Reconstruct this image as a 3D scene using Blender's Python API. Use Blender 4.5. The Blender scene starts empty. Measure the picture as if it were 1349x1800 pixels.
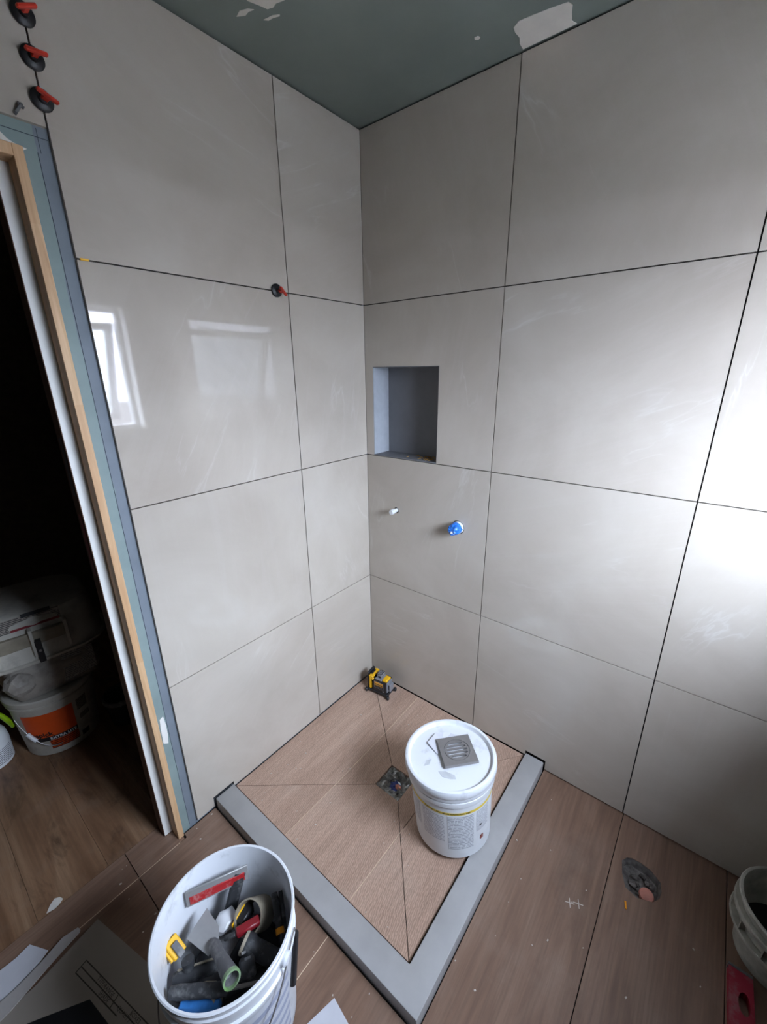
import bpy, bmesh, math, random
from math import sin, cos, pi, radians as R
from mathutils import Vector, Matrix

random.seed(7)
S = bpy.context.scene
COL = S.collection

# ------------------------------------------------------------------ camera
CAM = Vector((1.2168, -1.3943, 1.5509))
YAW, PITCH, ROLL, FPX = -0.6798, -0.3265, -0.0115, 733.99
fw = Vector((sin(YAW)*cos(PITCH), cos(YAW)*cos(PITCH), sin(PITCH)))
r0 = Vector((cos(YAW), -sin(YAW), 0)); u0 = r0.cross(fw)
rt = cos(ROLL)*r0 + sin(ROLL)*u0; up = -sin(ROLL)*r0 + cos(ROLL)*u0
cd = bpy.data.cameras.new('camera'); cam = bpy.data.objects.new('camera', cd); COL.objects.link(cam)
cam.matrix_world = Matrix((( rt.x, up.x, -fw.x, CAM.x), (rt.y, up.y, -fw.y, CAM.y), (rt.z, up.z, -fw.z, CAM.z), (0, 0, 0, 1)))
cd.sensor_fit = 'VERTICAL'; cd.sensor_height = 24; cd.lens = FPX/1800*24; cd.clip_start = .02
S.camera = cam

# ------------------------------------------------------------------ light
S.view_settings.view_transform = 'Standard'; S.view_settings.look = 'None'
S.view_settings.gamma = 1; S.view_settings.use_curve_mapping = False
S.view_settings.exposure = 2.28
SKY = 26.0
W = bpy.data.worlds.new('overcast_sky'); S.world = W; W.use_nodes = True
wt = W.node_tree; bg = wt.nodes['Background']; bg.inputs[1].default_value = SKY
# standard overcast sky: zenith three times as bright as the horizon
tcw = wt.nodes.new('ShaderNodeTexCoord'); sxw = wt.nodes.new('ShaderNodeSeparateXYZ'); mrw = wt.nodes.new('ShaderNodeMapRange'); mxw = wt.nodes.new('ShaderNodeMix')
mxw.data_type = 'RGBA'; wt.links.new(tcw.outputs['Generated'], sxw.inputs[0]); wt.links.new(sxw.outputs['Z'], mrw.inputs[0]); wt.links.new(mrw.outputs[0], mxw.inputs[0])
SKYC = (.80, .88, 1.12); mxw.inputs[6].default_value = tuple(c/3 for c in SKYC)+(1,); mxw.inputs[7].default_value = SKYC+(1,)
wt.links.new(mxw.outputs[2], bg.inputs[0])
# window opening (wall x = WX, facing -x)
WX, WY0, WY1, WZ0, WZ1 = 1.76, -1.0, -.19, 1.20, 1.94
ld = bpy.data.lights.new('window_portal', 'AREA'); ld.shape = 'RECTANGLE'
ld.size = WZ1-WZ0; ld.size_y = WY1-WY0; ld.cycles.is_portal = True
lo = bpy.data.objects.new('window_portal', ld); COL.objects.link(lo)
lo.location = (WX+.135, (WY0+WY1)/2, (WZ0+WZ1)/2); lo.rotation_euler = (0, R(90), 0)

def at(px, py, z):
    d = fw + rt*((px-674.5)/FPX) - up*((py-900)/FPX)
    return CAM + d*((z-CAM.z)/d.z)

# ------------------------------------------------------------------ materials
def srgb(r, g, b):
    f = lambda c: (c/255/12.92 if c/255 <= .04045 else ((c/255+.055)/1.055)**2.4)
    return (f(r), f(g), f(b), 1)
class NT:
    def __init__(s, name):
        s.m = bpy.data.materials.new(name); s.m.use_nodes = True; s.t = s.m.node_tree
        s.b = s.t.nodes['Principled BSDF']; s.out = s.t.nodes['Material Output']
    def n(s, typ, **kw):
        x = s.t.nodes.new('ShaderNode'+typ)
        for k, v in kw.items():
            if k in x.inputs.keys(): x.inputs[k].default_value = v
            else: setattr(x, k, v)
        return x
    def l(s, a, b): s.t.links.new(a, b)
    def coords(s, scale=(1, 1, 1), rnd=True, kind='Object'):
        tc = s.n('TexCoord'); mp = s.n('Mapping'); mp.inputs['Scale'].default_value = scale
        src = tc.outputs[kind]
        if rnd:
            oi = s.n('ObjectInfo'); ml = s.n('Math', operation='MULTIPLY'); ml.inputs[1].default_value = 37.7
            s.l(oi.outputs['Random'], ml.inputs[0])
            cb = s.n('CombineXYZ'); [s.l(ml.outputs[0], cb.inputs[i]) for i in range(3)]
            ad = s.n('VectorMath', operation='ADD'); s.l(src, ad.inputs[0]); s.l(cb.outputs[0], ad.inputs[1]); src = ad.outputs[0]
        s.l(src, mp.inputs[0]); return mp.outputs[0]
    def noise(s, vec, scale, detail=4, rough=.55, dist=0):
        x = s.n('TexNoise'); x.inputs['Scale'].default_value = scale; x.inputs['Detail'].default_value = detail
        x.inputs['Roughness'].default_value = rough; x.inputs['Distortion'].default_value = dist; s.l(vec, x.inputs['Vector']); return x.outputs['Fac']
    def ramp(s, fac, stops):
        x = s.n('ValToRGB'); e = x.color_ramp.elements
        while len(e) < len(stops): e.new(.5)
        for i, (p, c) in enumerate(stops): e[i].position = p; e[i].color = c
        s.l(fac, x.inputs[0]); return x.outputs[0]
    def mix(s, fac, a, b, mode='MIX'):
        x = s.n('Mix', data_type='RGBA', blend_type=mode)
        if isinstance(fac, float): x.inputs[0].default_value = fac
        else: s.l(fac, x.inputs[0])
        for v, i in ((a, 6), (b, 7)):
            if isinstance(v, tuple): x.inputs[i].default_value = v
            else: s.l(v, x.inputs[i])
        return x.outputs[2]
    def bump(s, h, strength, dist=.01):
        x = s.n('Bump'); x.inputs['Strength'].default_value = strength; x.inputs['Distance'].default_value = dist
        s.l(h, x.inputs['Height']); s.l(x.outputs[0], s.b.inputs['Normal'])
    def base(s, c):
        if isinstance(c, tuple): s.b.inputs['Base Color'].default_value = c
        else: s.l(c, s.b.inputs['Base Color'])
    def rough(s, v): s.b.inputs['Roughness'].default_value = v
G = lambda v: (v, v, v, 1)

def plain(name, c, rough=.5, metal=0, var=.18, scale=30, spec=.5):
    t = NT(name); v = t.coords()
    f = t.noise(v, scale, 5)
    a = tuple(x*(1-var) for x in c[:3])+(1,); b = tuple(min(1, x*(1+var*.7)) for x in c[:3])+(1,)
    t.base(t.ramp(f, [(.3, a), (.7, b)])); t.rough(rough); t.b.inputs['Metallic'].default_value = metal
    t.b.inputs['Specular IOR Level'].default_value = spec
    return t.m
def dusty(name, c, dust=(.5, .49, .47, 1), amt=(.5, .72), rough=.5, scale=18):
    t = NT(name); v = t.coords(); f = t.noise(v, scale, 8, .65)
    t.base(t.mix(t.ramp(f, [(amt[0], G(0)), (amt[1], G(.75))]), c, dust)); t.rough(rough); return t.m

def m_tile():
    t = NT('stone_look_porcelain'); v = t.coords()
    big = t.noise(v, 2.2, 7, .6, .6)
    col = t.ramp(big, [(.28, srgb(180, 169, 156)), (.5, srgb(189, 179, 166)), (.72, srgb(198, 189, 177))])
    # wall plane coordinates turned by a random angle per tile, so streaks and veins run differently on each
    tc = t.n('TexCoord'); sp = t.n('SeparateXYZ'); t.l(tc.outputs['Object'], sp.inputs[0])
    ad = t.n('Math', operation='ADD'); t.l(sp.outputs['X'], ad.inputs[0]); t.l(sp.outputs['Y'], ad.inputs[1])
    oi = t.n('ObjectInfo'); cb = t.n('CombineXYZ'); t.l(ad.outputs[0], cb.inputs[0]); t.l(sp.outputs['Z'], cb.inputs[1])
    ml = t.n('Math', operation='MULTIPLY'); ml.inputs[1].default_value = 53; t.l(oi.outputs['Random'], ml.inputs[0]); t.l(ml.outputs[0], cb.inputs[2])
    an = t.n('Math', operation='MULTIPLY_ADD'); an.inputs[1].default_value = 3.0; an.inputs[2].default_value = -.9; t.l(oi.outputs['Random'], an.inputs[0])
    vr = t.n('VectorRotate', rotation_type='Z_AXIS'); t.l(cb.outputs[0], vr.inputs['Vector']); t.l(an.outputs[0], vr.inputs['Angle'])
    def mapped(sc):
        mp = t.n('Mapping'); mp.inputs['Scale'].default_value = sc; t.l(vr.outputs[0], mp.inputs[0]); return mp.outputs[0]
    vn = t.noise(mapped((1.0, 5.5, 1)), 1.0, 5, .55, .35)
    sub = t.n('Math', operation='SUBTRACT'); t.l(vn, sub.inputs[0]); sub.inputs[1].default_value = .56
    ab = t.n('Math', operation='ABSOLUTE'); t.l(sub.outputs[0], ab.inputs[0])
    line = t.ramp(ab.outputs[0], [(0, G(1)), (.006, G(.3)), (.022, G(0))])
    mask = t.ramp(t.noise(v, 3.5, 3), [(.5, G(0)), (.7, G(.36))])
    mm = t.mix(1.0, line, mask, 'MULTIPLY')
    streak = t.ramp(t.noise(mapped((2, 26, 1)), 1.0, 7, .68, .8), [(.5, G(0)), (.82, G(.13))])
    col = t.mix(streak, col, srgb(210, 205, 200))
    col = t.mix(mm, col, srgb(224, 221, 216))
    t.base(col); t.rough(.035)
    t.bump(t.noise(v, 3.0, 1), .02, .02)
    return t.m
def m_wood(name, c0, c1, c2, along='y', saw=0., rough=.4, knots=0.):
    t = NT(name)
    sc = (9, 1.1, 9) if along == 'y' else (1.1, 9, 9)
    fine = (150, 5, 20) if along == 'y' else (5, 150, 20)
    v = t.coords(sc); f = t.noise(v, 1.1, 7, .62, 1.1)
    col = t.ramp(f, [(.25, c0), (.5, c1), (.76, c2)])
    g = t.noise(t.coords(fine), 1, 4, .6)
    col = t.mix(t.ramp(g, [(.35, G(.4)), (.6, G(0))]), col, tuple(x*.55 for x in c1[:3])+(1,))
    if knots:
        kn = t.noise(t.coords((2.2, 5.5, 4) if along == 'x' else (5.5, 2.2, 4)), 1.0, 6, .7, 2.2)
        col = t.mix(t.ramp(kn, [(.53, G(0)), (.72, G(knots))]), col, tuple(x*.42 for x in c0[:3])+(1,))
    if saw:
        w = t.n('TexWave', wave_type='RINGS', rings_direction='Z'); w.inputs['Scale'].default_value = 55; w.inputs['Distortion'].default_value = 6
        w.inputs['Detail'].default_value = 3; w.inputs['Detail Scale'].default_value = 2.5
        t.l(t.coords((1, .55, 1)), w.inputs['Vector'])
        col = t.mix(t.ramp(w.outputs['Fac'], [(.3, G(0)), (.9, G(saw))]), col, tuple(min(1, x*1.9) for x in c2[:3])+(1,))
    dust = t.ramp(t.noise(t.coords(), 4, 9, .7), [(.52, G(0)), (.8, G(.22))])
    col = t.mix(dust, col, srgb(176, 165, 152))
    t.base(col); t.rough(rough); t.bump(g, .08, .002); return t.m
def m_pine():
    t = NT('finger_jointed_pine'); v = t.coords((60, 60, 2.2)); f = t.noise(v, 1, 5, .6, 1.5)
    zz = t.n('TexCoord'); sp = t.n('SeparateXYZ'); t.l(zz.outputs['Object'], sp.inputs[0])
    fl = t.n('Math', operation='MULTIPLY'); fl.inputs[1].default_value = 2.7; t.l(sp.outputs['Z'], fl.inputs[0])
    fo = t.n('Math', operation='FLOOR'); t.l(fl.outputs[0], fo.inputs[0])
    wn = t.n('TexWhiteNoise', noise_dimensions='1D'); t.l(fo.outputs[0], wn.inputs['W'])
    col = t.ramp(f, [(.3, srgb(196, 154, 112)), (.7, srgb(226, 190, 148))])
    col = t.mix(t.ramp(wn.outputs['Value'], [(0, G(0)), (1, G(.35))]), col, srgb(186, 138, 96))
    t.base(col); t.rough(.6); return t.m
def m_board():
    t = NT('moisture_resistant_plasterboard'); v = t.coords(rnd=False)
    f = t.noise(v, 6, 6, .6)
    tc = t.n('TexCoord'); sp = t.n('SeparateXYZ'); t.l(tc.outputs['Object'], sp.inputs[0])
    ad = t.n('Math', operation='MULTIPLY_ADD'); t.l(t.noise(v, 5, 4), ad.inputs[0]); ad.inputs[1].default_value = .02; t.l(sp.outputs['Y'], ad.inputs[2])
    edge = t.ramp(ad.outputs[0], [(0, G(0)), (1, G(1))])
    st = t.n('Math', operation='GREATER_THAN'); t.l(ad.outputs[0], st.inputs[0]); st.inputs[1].default_value = -1.002
    green = t.ramp(f, [(.3, srgb(124, 140, 138)), (.7, srgb(140, 156, 153))])
    blue = t.ramp(f, [(.3, srgb(112, 120, 128)), (.7, srgb(130, 138, 147))])
    t.base(t.mix(st.outputs[0], green, blue)); t.rough(.7); return t.m
def m_ceiling():
    t = NT('green_plasterboard_ceiling'); f = t.noise(t.coords(rnd=False), 3, 6, .6)
    t.base(t.ramp(f, [(.3, srgb(120, 128, 122)), (.7, srgb(131, 139, 132))])); t.rough(.8); return t.m
def m_print(name, paper, ink, rows, seed=0., gap=.5, dens=.42):
    """small illegible print: dashed text rows in UV space"""
    t = NT(name); tc = t.n('TexCoord'); sp = t.n('SeparateXYZ'); t.l(tc.outputs['UV'], sp.inputs[0])
    mv = t.n('Math', operation='MULTIPLY'); mv.inputs[1].default_value = rows; t.l(sp.outputs['Y'], mv.inputs[0])
    fr = t.n('Math', operation='FRACT'); t.l(mv.outputs[0], fr.inputs[0])
    lt = t.n('Math', operation='LESS_THAN'); t.l(fr.outputs[0], lt.inputs[0]); lt.inputs[1].default_value = gap
    fl = t.n('Math', operation='FLOOR'); t.l(mv.outputs[0], fl.inputs[0])
    cb = t.n('CombineXYZ'); mu = t.n('Math', operation='MULTIPLY'); mu.inputs[1].default_value = 16; t.l(sp.outputs['X'], mu.inputs[0])
    t.l(mu.outputs[0], cb.inputs[0]); m2 = t.n('Math', operation='MULTIPLY_ADD'); m2.inputs[1].default_value = 7.3; m2.inputs[2].default_value = seed; t.l(fl.outputs[0], m2.inputs[0]); t.l(m2.outputs[0], cb.inputs[1])
    nz = t.noise(cb.outputs[0], 1, 2)
    gt = t.n('Math', operation='GREATER_THAN'); t.l(nz, gt.inputs[0]); gt.inputs[1].default_value = dens
    ml = t.n('Math', operation='MULTIPLY'); t.l(lt.outputs[0], ml.inputs[0]); t.l(gt.outputs[0], ml.inputs[1])
    t.base(t.mix(ml.outputs[0], paper, ink)); t.rough(.5); return t.m
def m_pane():
    t = NT('frosted_window_glass'); nt = t.t
    tr = t.n('BsdfTransparent'); tr.inputs[0].default_value = (.80, .83, .82, 1)
    tl = t.n('BsdfTranslucent'); tl.inputs[0].default_value = (.93, .97, .95, 1)
    mx = t.n('MixShader'); mx.inputs[0].default_value = .02; t.l(tr.outputs[0], mx.inputs[1]); t.l(tl.outputs[0], mx.inputs[2])
    t.l(mx.outputs[0], t.out.inputs[0]); nt.nodes.remove(t.b); return t.m
def m_film():
    t = NT('clear_crumpled_plastic'); nt = t.t
    tr = t.n('BsdfTransparent'); gl = t.n('BsdfGlossy'); gl.inputs['Roughness'].default_value = .2
    df = t.n('BsdfDiffuse'); df.inputs[0].default_value = (.42, .43, .4, 1)
    m1 = t.n('MixShader'); m1.inputs[0].default_value = .3; t.l(df.outputs[0], m1.inputs[1]); t.l(gl.outputs[0], m1.inputs[2])
    m2 = t.n('MixShader'); m2.inputs[0].default_value = .62; t.l(tr.outputs[0], m2.inputs[1]); t.l(m1.outputs[0], m2.inputs[2])
    t.l(m2.outputs[0], t.out.inputs[0]); nt.nodes.remove(t.b); return t.m

M = dict(
    tile=m_tile(), board=m_board(), ceil=m_ceiling(), pine=m_pine(), pane=m_pane(), film=m_film(),
    floor=m_wood('wood_look_floor_tile', srgb(108, 82, 66), srgb(134, 105, 87), srgb(152, 125, 106)),
    shower=m_wood('wood_look_shower_tile', srgb(150, 120, 102), srgb(172, 142, 123), srgb(188, 160, 141), saw=.24),
    hall=m_wood('hall_oak_plank', srgb(96, 66, 46), srgb(138, 104, 78), srgb(172, 140, 110), along='x', knots=.75),
    sub=plain('dark_substrate', (.012, .011, .01, 1), .9), grout=plain('light_grout', srgb(222, 200, 172), .8),
    joint=plain('black_tile_adhesive', (.012, .012, .013, 1), .9), adhesive=plain('grey_tile_adhesive', srgb(96, 94, 92), .9),
    curb=plain('grey_waterproofing_paint', srgb(168, 166, 164), .55, scale=9, var=.1),
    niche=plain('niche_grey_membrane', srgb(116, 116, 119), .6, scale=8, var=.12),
    white=plain('white_plastic', srgb(226, 228, 230), .35, var=.04), dwhite=dusty('scuffed_white_plastic', srgb(222, 224, 228), srgb(150, 150, 150), (.55, .8), .4),
    dimwhite=dusty('yellowed_white_plastic', srgb(196, 190, 178), srgb(120, 116, 108), (.5, .8), .5, 10),
    paintw=plain('white_paint', srgb(232, 230, 224), .55, var=.03), plaster=plain('white_plaster', srgb(222, 216, 206), .9, var=.05),
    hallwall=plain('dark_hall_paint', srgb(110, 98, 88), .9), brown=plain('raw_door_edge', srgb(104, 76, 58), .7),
    black=plain('black_plastic', (.014, .014, .016, 1), .4), dgrey=dusty('dusty_black_rubber', (.03, .031, .034, 1), (.3, .3, .29, 1), (.52, .85), .6, 40),
    grey=dusty('dusty_grey_plastic', srgb(92, 92, 94), srgb(170, 168, 164), (.5, .8), .6, 30), red=plain('red_plastic', srgb(200, 52, 34), .4, var=.1),
    dred=dusty('dusty_red_plastic', srgb(176, 34, 38), srgb(190, 180, 175), (.52, .75), .5, 40), maroon=plain('dark_red_plastic', srgb(132, 24, 34), .4),
    crimson=dusty('dusty_crimson_plastic', srgb(150, 22, 48), srgb(150, 130, 130), (.5, .8), .5, 30),
    yellow=plain('yellow_plastic', srgb(240, 182, 24), .4, var=.08), orange=plain('orange_plastic', srgb(232, 150, 20), .4),
    steel=plain('brushed_stainless', srgb(138, 134, 132), .34, .35, .08, 60), blade=plain('dull_steel_blade', srgb(158, 157, 156), .45, .25, .15, 14),
    lgrey=plain('silver_grey_plastic', srgb(150, 152, 158), .3, .3, .1), blue=plain('blue_plastic', srgb(58, 128, 200), .45, var=.15, scale=60),
    bluetape=plain('blue_wrapping', srgb(44, 120, 216), .35, var=.55, scale=70), lime=plain('lime_plastic', srgb(150, 190, 20), .35, var=.08),
    green=dusty('dusty_green_plastic', srgb(110, 150, 84), srgb(160, 166, 156), (.4, .7), .5, 30), beige=plain('beige_card_roll', srgb(150, 140, 122), .7),
    card=plain('grey_brown_cardboard', srgb(150, 140, 130), .85, var=.06, scale=5), paper=plain('white_card', srgb(206, 206, 212), .8, var=.03),
    ink=plain('black_ink', (.012, .012, .014, 1), .6), brownink=plain('brown_ink', srgb(70, 62, 54), .8), pencil=plain('pencil_line', srgb(52, 62, 72), .8),
    chalk=plain('white_chalk', srgb(214, 206, 194), .9), concrete=dusty('rough_wet_concrete', srgb(88, 82, 78), srgb(140, 134, 128), (.4, .65), .9, 40),
    pink=plain('pink_pipe_cap', srgb(206, 136, 118), .5), rag=plain('blue_rag', srgb(58, 70, 130), .8, var=.5, scale=90),
    orange_l=plain('orange_label', srgb(226, 84, 24), .5, var=.05), bag=dusty('crinkled_cement_bag', srgb(170, 162, 152), srgb(98, 92, 86), (.42, .7), .35, 14),
    grass=plain('dark_garden_soil', srgb(52, 48, 42), .95, scale=6, var=.4), bark=plain('tree_bark', srgb(86, 78, 66), .9), leaf=plain('tree_leaf', srgb(100, 120, 60), .8),
    darkpail=plain('dark_grey_pail', srgb(44, 46, 52), .4), dustpail=dusty('cement_dusted_pail', srgb(190, 188, 176), srgb(120, 118, 108), (.4, .7), .6, 22),
    txt1=m_print('small_grey_print', srgb(224, 226, 229), srgb(168, 170, 176), 17), txt2=m_print('small_grey_print_right', srgb(224, 226, 229), srgb(164, 166, 172), 22, 40),
    yband=plain('yellow_label_band', srgb(236, 206, 84), .5, var=.03), alu=plain('white_window_frame', srgb(236, 236, 236), .4, var=.02),
    wallpaint=plain('bare_wall_lining', srgb(80, 75, 70), .8), glabel=m_print('grey_bucket_print', srgb(206, 208, 214), srgb(164, 170, 190), 6, 3, .45, .3),
    gold=plain('gold_label_print', srgb(236, 170, 60), .4), dustspeck=plain('pale_dust', srgb(206, 196, 184), .9),
    spraytxt=m_print('spray_bottle_print', srgb(224, 226, 230), srgb(40, 40, 48), 9, 11, .35, .36), brownlabel=m_print('orange_bucket_small_print', srgb(206, 74, 24), srgb(90, 26, 10), 5, 5, .55, .36),
    tublabel=m_print('tub_paper_label', srgb(160, 150, 140), srgb(60, 54, 50), 8, 2, .5, .42), oldlabel=m_print('wrinkled_bag_print', srgb(168, 164, 158), srgb(92, 90, 92), 16, 9, .4, .44),
)

# ------------------------------------------------------------------ mesh helpers
def obj(name, bm, mat, parent=None, smooth=False, inv=False):
    me = bpy.data.meshes.new(name)
    bmesh.ops.recalc_face_normals(bm, faces=bm.faces)
    bm.to_mesh(me); bm.free()
    if smooth:
        for p in me.polygons: p.use_smooth = True
        me.set_sharp_from_angle(angle=R(38))
    me.materials.append(M[mat] if isinstance(mat, str) else mat)
    o = bpy.data.objects.new(name, me); COL.objects.link(o)
    if parent:
        o.parent = parent
        if inv: o.matrix_parent_inverse = parent.matrix_basis.inverted()
    return o
def tag(o, label=None, cat=None, group=None, kind=None):
    for k, v in (('label', label), ('category', cat), ('group', group), ('kind', kind)):
        if v: o[k] = v
    return o
def thing(name, label, cat, loc, rot=(0, 0, 0), group=None):
    o = bpy.data.objects.new(name, None); COL.objects.link(o); o.location = loc; o.rotation_euler = rot
    o.empty_display_size = .02
    return tag(o, label, cat, group)
def bx(bm, x0, x1, y0, y1, z0, z1, bev=0, mtx=None, seg=1):
    r = bmesh.ops.create_cube(bm, size=1); vs = r['verts']
    for v in vs: v.co = Vector(((x0+x1)/2+v.co.x*(x1-x0), (y0+y1)/2+v.co.y*(y1-y0), (z0+z1)/2+v.co.z*(z1-z0)))
    if bev:
        es = list({e for v in vs for e in v.link_edges})
        rr = bmesh.ops.bevel(bm, geom=es, offset=bev, segments=seg, profile=.6, affect='EDGES')
        vs = list({v for f in rr['faces'] for v in f.verts} | {v for v in vs if v.is_valid})
    if mtx is not None: bmesh.ops.transform(bm, matrix=mtx, verts=vs)
    return bm
def box(*a, **k): return bx(bmesh.new(), *a, **k)
def prism(poly, f, d0, d1, holes=()):
    """extrude a 2D polygon (with holes) between depths d0, d1; f(u,v,d) -> Vector"""
    bm = bmesh.new(); es = []
    for ring in (poly,)+tuple(holes):
        vs = [bm.verts.new(f(u, v, d0)) for u, v in ring]
        es += [bm.edges.new((vs[i], vs[(i+1) % len(vs)])) for i in range(len(vs))]
    if holes: bmesh.ops.triangle_fill(bm, use_beauty=True, edges=es)
    else: bm.faces.new(bm.verts)
    fs = list(bm.faces); ex = bmesh.ops.extrude_face_region(bm, geom=fs, use_keep_orig=True)
    dv = f(0, 0, d1)-f(0, 0, d0)
    bmesh.ops.translate(bm, vec=dv, verts=[g for g in ex['geom'] if isinstance(g, bmesh.types.BMVert)])
    return bm
XY = lambda u, v, d: Vector((u, v, d))
YZ = lambda u, v, d: Vector((d, u, v))
XZ = lambda u, v, d: Vector((u, d, v))
def lathe(prof, seg=48, bm=None, mtx=None, closed=False):
    bm = bm or bmesh.new(); rings = []; new = []
    for r, z in prof:
        if r < 1e-6: ring = [bm.verts.new((0, 0, z))]
        else: ring = [bm.verts.new((r*cos(2*pi*i/seg), r*sin(2*pi*i/seg), z)) for i in range(seg)]
        rings.append(ring); new += ring
    pairs = list(zip(rings, rings[1:])) + ([(rings[-1], rings[0])] if closed else [])
    for a, b in pairs:
        for i in range(seg):
            j = (i+1) % seg
            if len(a) == 1 and len(b) == 1: continue
            if len(a) == 1: bm.faces.new((a[0], b[i], b[j]))
            elif len(b) == 1: bm.faces.new((a[i], a[j], b[0]))
            else: bm.faces.new((a[i], a[j], b[j], b[i]))
    if mtx is not None: bmesh.ops.transform(bm, matrix=mtx, verts=new)
    return bm
def tube(pts, rad, seg=10, bm=None, cap=True):
    bm = bm or bmesh.new(); pts = [Vector(p) for p in pts]; rr = rad if isinstance(rad, (list, tuple)) else [rad]*len(pts)
    rings = []; prev = None
    for i, p in enumerate(pts):
        d = (pts[min(i+1, len(pts)-1)]-pts[max(i-1, 0)]).normalized()
        if prev is None:
            a = d.orthogonal().normalized()
        else:
            a = (prev-d*prev.dot(d)).normalized()
        prev = a; b = d.cross(a)
        rings.append([bm.verts.new(p+(a*cos(2*pi*k/seg)+b*sin(2*pi*k/seg))*rr[i]) for k in range(seg)])
    for a, b in zip(rings, rings[1:]):
        for k in range(seg): bm.faces.new((a[k], a[(k+1) % seg], b[(k+1) % seg], b[k]))
    if cap: bm.faces.new(rings[0][::-1]); bm.faces.new(rings[-1])
    return bm
def frame(p0, p1, side=None):
    """matrix: local x from p0 to p1, origin at p0; local y close to `side`"""
    p0, p1 = Vector(p0), Vector(p1); x = (p1-p0).normalized()
    s = Vector(side) if side is not None else Vector((0, 0, 1)).cross(x)
    z = x.cross(s).normalized(); y = z.cross(x)
    return Matrix(((x.x, y.x, z.x, p0.x), (x.y, y.y, z.y, p0.y), (x.z, y.z, z.z, p0.z), (0, 0, 0, 1)))
def bar(p0, p1, w, t, side=None, bev=.002, bm=None, w0=None):
    L = (Vector(p1)-Vector(p0)).length
    return bx(bm or bmesh.new(), 0, L, -w/2, w/2, -t/2, t/2, bev=bev, mtx=frame(p0, p1, side))
def lerp(a, b, t): return Vector(a)*(1-t)+Vector(b)*t
def arc_pts(r, n, a0=0, a1=2*pi): return [(r*cos(a0+(a1-a0)*i/n), r*sin(a0+(a1-a0)*i/n)) for i in range(n)]
def patch_cyl(rf, a0, a1, z0, z1, n=24, mtx=None, off=.0006):
    """curved label following radius rf(z) with UVs"""
    bm = bmesh.new(); uvl = bm.loops.layers.uv.new('UVMap'); g = []
    for j in range(5):
        z = z0+(z1-z0)*j/4
        g.append([(bm.verts.new(((rf(z)+off)*cos(a0+(a1-a0)*i/n), (rf(z)+off)*sin(a0+(a1-a0)*i/n), z)), (i/n, j/4)) for i in range(n+1)])
    for j in range(4):
        for i in range(n):
            q = (g[j][i], g[j][i+1], g[j+1][i+1], g[j+1][i]); f = bm.faces.new([a[0] for a in q])
            for lp, a in zip(f.loops, q): lp[uvl].uv = a[1]
    return bm
def quad_uv(p):
    bm = bmesh.new(); uvl = bm.loops.layers.uv.new('UVMap'); f = bm.faces.new([bm.verts.new(Vector(q)) for q in p])
    for lp, uv in zip(f.loops, ((0, 0), (1, 0), (1, 1), (0, 1))): lp[uvl].uv = uv
    return bm
def text_bm(body, size, fmap, align='CENTER', bold=0.):
    c = bpy.data.curves.new('lettering', 'FONT'); c.body = body; c.size = size; c.align_x = align; c.resolution_u = 2; c.offset = bold
    o = bpy.data.objects.new('lettering', c); COL.objects.link(o)
    me = o.to_mesh(); bm = bmesh.new(); bm.from_mesh(me); o.to_mesh_clear()
    bpy.data.objects.remove(o); bpy.data.curves.remove(c)
    for v in bm.verts: v.co = fmap(v.co.x, v.co.y)
    return bm

# ------------------------------------------------------------------ setting
ZR = [0, .5996, 1.1988, 1.7988, 2.367]; CEIL = 2.372; gp = .0017
YB = -2.7
# left wall with the doorway (y from -1.06 to -1.86)
DY0, DY1, DZ = -1.045, -1.86, 1.972
wl = bmesh.new()
bx(wl, -.095, -.0105, DY0, 0.012, -.012, CEIL)
bx(wl, -.095, -.0105, DY1, DY0, DZ+.02, CEIL)
bx(wl, -.095, -.0105, YB, DY1, -.012, CEIL)
wall_left = tag(obj('wall_left', wl, 'board'), 'blue green plasterboard wall with large tiles and the doorway', kind='structure')
CY0 = -.836; CY1 = -.912; CX0 = .838; CX1 = .912; CZ = .043
def wtile(poly, f, parent, holes=(), d0=0., d1=-.010):
    return obj('wall_tile', prism(poly, f, d0, d1, holes), 'tile', parent)
def rect(u0, u1, v0, v1): return [(u0, v0), (u1, v0), (u1, v1), (u0, v1)]
obj('adhesive_bed', box(-.0105, -.0101, -.984, -.001, .03, 2.3665), 'joint', wall_left)
obj('adhesive_bed', box(-.0105, -.0101, -2.2, -.986, 2.04, 2.3665), 'joint', wall_left)
yc = [0, -.3806, -.9855]
for r in range(4):
    z0, z1 = ZR[r]+gp, ZR[r+1]-gp
    for c in range(2):
        a, b = yc[c+1]+(gp if c == 0 else .0005), yc[c]-(gp if c else .0008)
        if r == 0 and c == 0: p = rect(a, b, .027, z1)
        elif r == 0: p = [(a, .007), (CY1-.006, .007), (CY1-.006, CZ+.006), (CY0+.003, CZ+.006), (CY0+.003, .026), (b, .026), (b, z1), (a, z1)]
        else: p = rect(a, b, z0, z1)
        wtile(p, YZ, wall_left)
for k in range(2):
    wtile(rect(-.9855-.606*(k+1), -.9855-.606*k-2*gp, 2.037, ZR[4]-gp), YZ, wall_left)
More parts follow.
